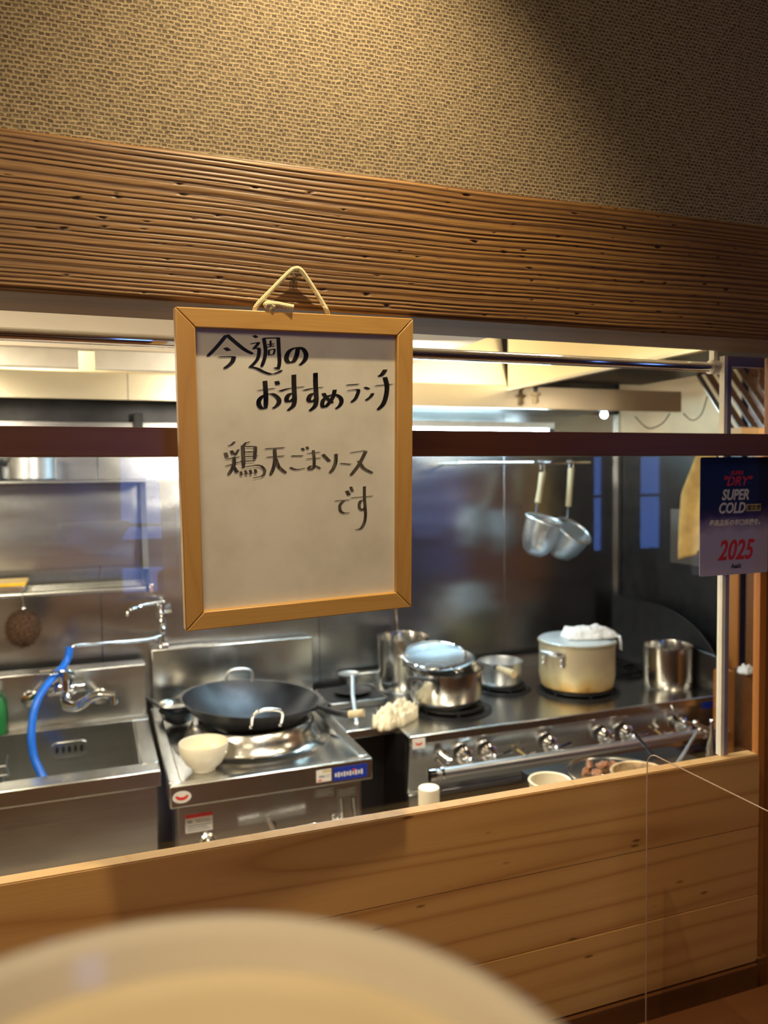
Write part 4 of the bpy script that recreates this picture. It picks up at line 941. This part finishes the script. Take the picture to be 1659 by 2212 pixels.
part('dish_body', MB().lathe([(0, 0), (.045, 0), (.066, .010), (.072, .014), (.064, .012), (.043, .003), (0, .003)], (sc_.x + .005, sc_.y - .01, TZ + .0288), 48), 'wok', o2)
lh = thing('flat_skimmer', 'small round skimmer with a pale flat handle leaning on the tray', 'skimmer', tuple(sc_ + Vector((.01, 0, .06))))
e0 = Vector((sc_.x + .0, sc_.y + .02, TZ + .090)); e1 = onz(770, 1562, TZ + .006)
part('skimmer_disc', MB().lathe([(0, 0), (.03, .001), (.040, .006), (.041, .009), (.038, .008), (.028, .004), (0, .003)], e0, 40), 'alu_plain', lh)
part('skimmer_handle', MB().tube([e0 + Vector((.004, -.038, .004)), e0.lerp(e1, .5) + Vector((.002, 0, .006)), e1], [.009, .008, .0065], n=8), 'alu_plain', lh)
# frying pan handle emerging right of the wok
hp0, hp1, hp2 = aY(690, 1512, 2.62), aY(735, 1545, 2.47), aY(786, 1540, 2.42)
o = thing('frying_pan', 'iron frying pan under the wok rim with wood-tipped handle pointing right', 'pan', tuple(hp0))
pc = Vector((.700, 2.66, .815))
part('pan_body', MB().lathe([(0, 0), (.06, 0), (.085, .018), (.088, .020), (.083, .019), (.058, .003), (0, .003)], pc + Vector((.0, .10, .0)), 48, Matrix.Rotation(.05, 4, 'Y')), 'wok', o)
part('handle', T([pc + Vector((.04, .03, .017)), hp1 + Vector((0, .02, 0)), hp1.lerp(hp2, .4)], [.011, .011, .012], n=12, smooth=4), 'iron', o)
part('wooden_tip', T([hp1.lerp(hp2, .38), hp2], [.0125, .0135], n=14), 'handle_wood', o)

# ---------------------------------------------------------------- prep table with containers
pt_ = thing('prep_table', 'low dark prep table behind the plank screen', 'table', (1.3, 1.58, 0))
PZ = .812
part('table_top', MB().prism([(.62, 1.38), (1.95, 1.38), (1.95, 1.72), (1.66, 1.72), (1.66, 1.945), (1.13, 1.945), (1.13, 1.76), (.62, 1.76)], 'Z', PZ - .03, PZ), 'black', pt_, .003)
for x in (.65, 1.92):
    for y in (1.41, 1.69): part('leg', B(x - .015, x + .015, y - .015, y + .015, 0, PZ - .0305), 'steel_dark', pt_)
def rimpt(px, py, yy): p = aY(px, py, yy); return p
# white rounded block
c0, c1 = aY(911, 1712, 1.60), aY(957, 1706, 1.60)
o = thing('paper_cup', 'cream cylindrical container at the left end of the prep table', 'container', ((c0.x + c1.x) / 2, 1.62, PZ))
hc = c0.z - PZ
part('container_body', MB().lathe([(0, 0), (.024, 0), (.0245, .003), (.0245, hc - .003), (.0235, hc), (0, hc)], ((c0.x + c1.x) / 2, 1.62, PZ + .0005), 32), 'plastic_cream', o)
rc_ = aY(1188, 1684, 1.64)
def tub(name, label, px, py, yy, r, mat, fill, fz, base=None, cat='bowl'):
    c = aY(px, py, yy); b = Vector((c.x, c.y, PZ + .0005)); h = c.z - b.z
    o = thing(name, label, cat, tuple(b))
    part('wall', MB().lathe([(0, 0), (r * .78, 0), (r * .82, .004), (r * .97, h * .8), (r, h - .002), (r + .003, h), (r + .001, h + .003), (r - .004, h + .001), (r * .93, h * .75), (r * .78, .008), (0, .006)], b, 56), mat, o)
    if fill: part('contents', MB().lathe([(0, fz * h + .002), (r * .6, fz * h), (r * (.80 + .15 * fz), fz * h - .001)], b, 48), fill, o)
    return o, b, h
tub('cream_tub', 'empty cream tub, leftmost of the three bowls over the plank edge', 1188, 1686, 1.62, .050, 'plastic_cream', None, 0)
o, b, h = tub('mixing_bowl', 'steel mixing bowl holding browned chicken pieces', 1326, 1668, 1.80, .126, 'steel_pot', None, 0)
mcol = []
for k in range(40):
    a = random.uniform(0, 2 * PI); rr_ = .084 * math.sqrt(random.random()); x, y = b.x - .02 + rr_ * math.cos(a), b.y + .0 + rr_ * math.sin(a)
    z = b.z + h * .66 + .024 * (1 - rr_ / .084) + random.uniform(-.004, .006)
    mb = MB(); sd = random.random() * 50; c = Vector((x, y, z)); A = Matrix.Rotation(random.uniform(0, PI), 4, 'Z') @ Matrix.Rotation(random.uniform(-.5, .5), 4, 'Y')
    def chunk(u, v):
        th, ph = u * 2 * PI, (v - .5) * PI; d = Vector((math.cos(ph) * math.cos(th), math.cos(ph) * math.sin(th), math.sin(ph)))
        s_ = 1 + .45 * noise.noise(d * 1.6 + Vector((sd, 0, 0))) + .12 * noise.noise(d * 5)
        return c + A @ (Vector((d.x * .0145, d.y * .0085, d.z * .0075)) * s_)
    g = MB().grid(chunk, 16, 10)
    m_ = part('chicken_piece', g, 'meat', None, angle=80, loc=c)
    tag(m_, 'browned chicken piece in the steel mixing bowl', 'meat', 'chicken pieces in the mixing bowl')
tub('sauce_tub', 'stained plastic tub of brown sauce, rightmost of the three bowls', 1383, 1668, 1.54, .068, 'stained_tub', 'sauce', .72)
# utensils leaning at the right
def stick(name, label, a, b, r, mat, cat='utensil', blade=None):
    o = thing(name, label, cat, tuple(b))
    part('shaft', T([a, a.lerp(b, .5), b], [r, r * .9, r * 1.1], n=8), mat, o)
    if blade: part('blade', T([b, b + (b - a).normalized() * .05], [r * 2.2, r * 3.0], n=10), blade, o)
stick('tongs', 'dark tongs sticking up behind the sauce tub', aY(1366, 1578, 1.75), aY(1418, 1640, 1.70), .0045, 'black', blade='black')
stick('steel_spatula', 'long thin steel spatula leaning left beside the right sash', aY(1505, 1583, 1.78), aY(1455, 1662, 1.70), .0048, 'alu_plain', blade='steel')
# stand holding the tool ends and cruet bottles on the right
for px_, lab, col_, hh_ in ((1537, 'small steel cruet beside the white window sash', 'steel_pot', .06), (1556, 'glass-clear cruet touching the white window sash', 'chrome', .07)):
    c = aY(px_, 1640, 1.70)
    o = thing('cruet', lab, 'cruet', (c.x, 1.70, PZ))
    part('cruet_body', MB().lathe([(0, 0), (.014, 0), (.016, .02), (.015, .08), (.007, .115), (.005, .13 + hh_ * .3), (0, .13 + hh_ * .3)], (c.x, 1.70, PZ + .0005), 24), col_, o)
    part('cruet_stopper', MB().ball((c.x, 1.70, PZ + .139 + hh_ * .3), .007), 'chrome', o)
# chrome valve cluster at the right end of the gas rail
vc = thing('valve_cluster', 'cluster of chrome gas valves at the right end of the stove rail', 'valve', tuple(aY(1530, 1578, 2.24)))
for k, (x, y, r_) in enumerate([(1478, 1560, .010), (1502, 1562, .013), (1512, 1576, .012), (1540, 1578, .015), (1562, 1578, .014)]):
    part('valve_ball', MB().ball(aY(x, y, 2.245), r_), 'chrome', vc)
part('valve_pipe', T([aY(1478, 1560, 2.245), aY(1505, 1566, 2.245), aY(1540, 1578, 2.245), aY(1572, 1580, 2.245)], .0075, n=10, smooth=3), 'chrome', vc)
part('valve_lever', T([aY(1450, 1522, 2.24), aY(1458, 1538, 2.24), aY(1472, 1562, 2.24)], .004, n=8), 'chrome', vc)
# wood jamb and towel heap at the right of the sash
j0 = aY(1562, 1500, 2.34)
tag(part('wooden_crate', B(2.166, 2.222, 2.262, 2.31, .0, aY(1562, 1448, 2.28).z), 'post', None, .003, loc=(j0.x, 2.32, .4)), 'orange wooden upright beside the right end of the stove', 'post')
cb_ = aY(1612, 1452, 2.24)
tag(part('side_cupboard', B(max(2.268, cb_.x - .07), cb_.x + .12, 2.20, 2.33, 0, cb_.z - .005), 'dark_wood', None, .003, loc=(cb_.x, 2.26, .5)), 'dark brown cupboard seen through the narrow right pane', 'cupboard')
cloth('white_rag', 'white rag on top of the dark brown cupboard at right', Vector((cb_.x + .0, 2.24, cb_.z - .002)), .030, .024, .028, .2, 5.5, 'cloth_white', nu=40, nv=30)
# hanging tan towel
hk = aY(1470, 990, 2.52)
def tow(u, v):
    z = hk.z + .02 - v * .42 * (1 - .10 * u); w = .045 + .05 * min(1, v * 2.5) + .02 * v
    y = 2.50 + (u - .5) * -2 * w
    x = 2.315 - .025 * (1 + math.sin(u * 11 + v * 2)) * (.4 + .6 * min(1, v * 3)) * .8
    if v > .9: z += .05 * (u - .3) * (v - .9) * 10
    return Vector((x - .015, y, z))
ht = part('hanging_towel', MB().grid(tow, 50, 40), 'cloth_tan', None, angle=80, loc=hk, solid=.003)
tag(ht, 'tan cotton cloth hanging on the right kitchen wall left of the poster', 'towel')
# noodle strainers on their rail
hz_ = CAMZ + .043
rr = thing('utensil_rail', 'thin steel rail under the hood carrying the noodle strainers', 'rail', (1.8, 2.9, hz_))
part('rod', T([(1.40, 2.90, hz_), (2.030, 2.90, hz_)], .006, n=12), 'chrome', rr)
for x in (1.43, 2.0): part('standoff', T([(x, 2.90, hz_), (x, 3.104, hz_)], .006, n=10), 'steel', rr)
def strainer(label, rimc, hx_, r, depth, A, handA, handB, mat2):
    o = thing('noodle_strainer', label, 'strainer', tuple(handA), 'hanging noodle strainers')
    part('rim', MB().tube([rimc + A @ Vector((r * math.cos(2 * PI * k / 48), r * math.sin(2 * PI * k / 48), 0)) for k in range(48)], .0062, n=10, closed=True), 'alu_plain', o)
    pf = [(r * .995, 0), (r * .97, -depth * .3), (r * .90, -depth * .6), (r * .72, -depth * .85), (r * .4, -depth * .97), (0, -depth)]
    part('mesh_cup', MB().lathe(pf, rimc, 48, A), 'mesh', o)
    part('tang', T([handB, handB.lerp(rimc + A @ Vector((0, r, 0)), .5), rimc + A @ Vector((0, r, 0))], .004, n=8), 'chrome', o)
    h = part('handle', T([handA, handA.lerp(handB, .5), handB], [.0145, .0125, .0135], n=12), 'handle_wood', o)
    for s_ in (-.012, .010):
        part('hook', T([handA + Vector((s_, 0, -.004)), handA + Vector((s_ * .8, -.002, .02)), Vector((handA.x + s_ * .8, 2.893, hz_ + .004)), Vector((handA.x + s_ * .8, 2.906, hz_ + .008))], .0018, n=6), 'chrome', h)
A1 = Matrix.Rotation(math.radians(10), 4, 'Y') @ Matrix.Rotation(math.radians(14), 4, 'X')
A2 = Matrix.Rotation(math.radians(18), 4, 'Y') @ Matrix.Rotation(math.radians(34), 4, 'X')
ha1, hb1 = aY(1172, 1022, 2.89), aY(1162, 1086, 2.88)
ha2, hb2 = aY(1234, 1012, 2.89), aY(1228, 1094, 2.88)
strainer('noodle strainer hanging left, mesh cup in front of the other', aY(1176, 1122, 2.78), 0, .074, .158, A1, ha1, hb1, None)
strainer('noodle strainer hanging right, tilted wide open to the viewer', aY(1239, 1146, 2.80), 0, .080, .140, A2, ha2, hb2, None)
# wooden block behind the screen at lower left
wbk = aY(188, 1878, 1.19)
tag(part('wooden_block', B(wbk.x - .019, wbk.x + .019, 1.15, 1.19, .90, wbk.z + .004), 'pale_wood', None, .002, loc=(wbk.x, 1.17, .95)), 'small pale wooden block peeping over the plank screen, lower left', 'block')
tag(part('kitchen_side_shelf', B(XL, 1.0, 1.127, 1.20, .87, .8995), 'dark_wood', None, .002, loc=(0, 1.16, .88)), 'narrow dark shelf behind the plank screen', 'shelf')
# vase on the street window sill (mirrored in the glass)
struct('trim_6', B(.08, .52, YB + .0005, YB + .16, .915, .94), 'dark_wood', .002)
vs_ = thing('flower_vase', 'plain dark vase with drooping dried flowers, a faint reflection beside the sign', 'vase', (.40, YB + .08, .9405))
part('vase_body', MB().lathe([(0, 0), (.045, 0), (.05, .01), (.05, .14), (.03, .16), (.028, .16), (.045, .13), (0, .01)], (.40, YB + .08, .9405), 28), 'dark_wood', vs_)
for k in range(9):
    a = k * 2.4; d = Vector((math.cos(a), math.sin(a) * .5, 0)); b_ = Vector((.40, YB + .08, 1.09))
    part('dried_stem', T([b_, b_ + Vector((0, 0, .05)) + d * .02, b_ + Vector((0, 0, .09)) + d * .06, b_ + Vector((0, 0, .05)) + d * .10], [.004, .005, .012, .006], n=6, smooth=4), 'bristle', vs_)
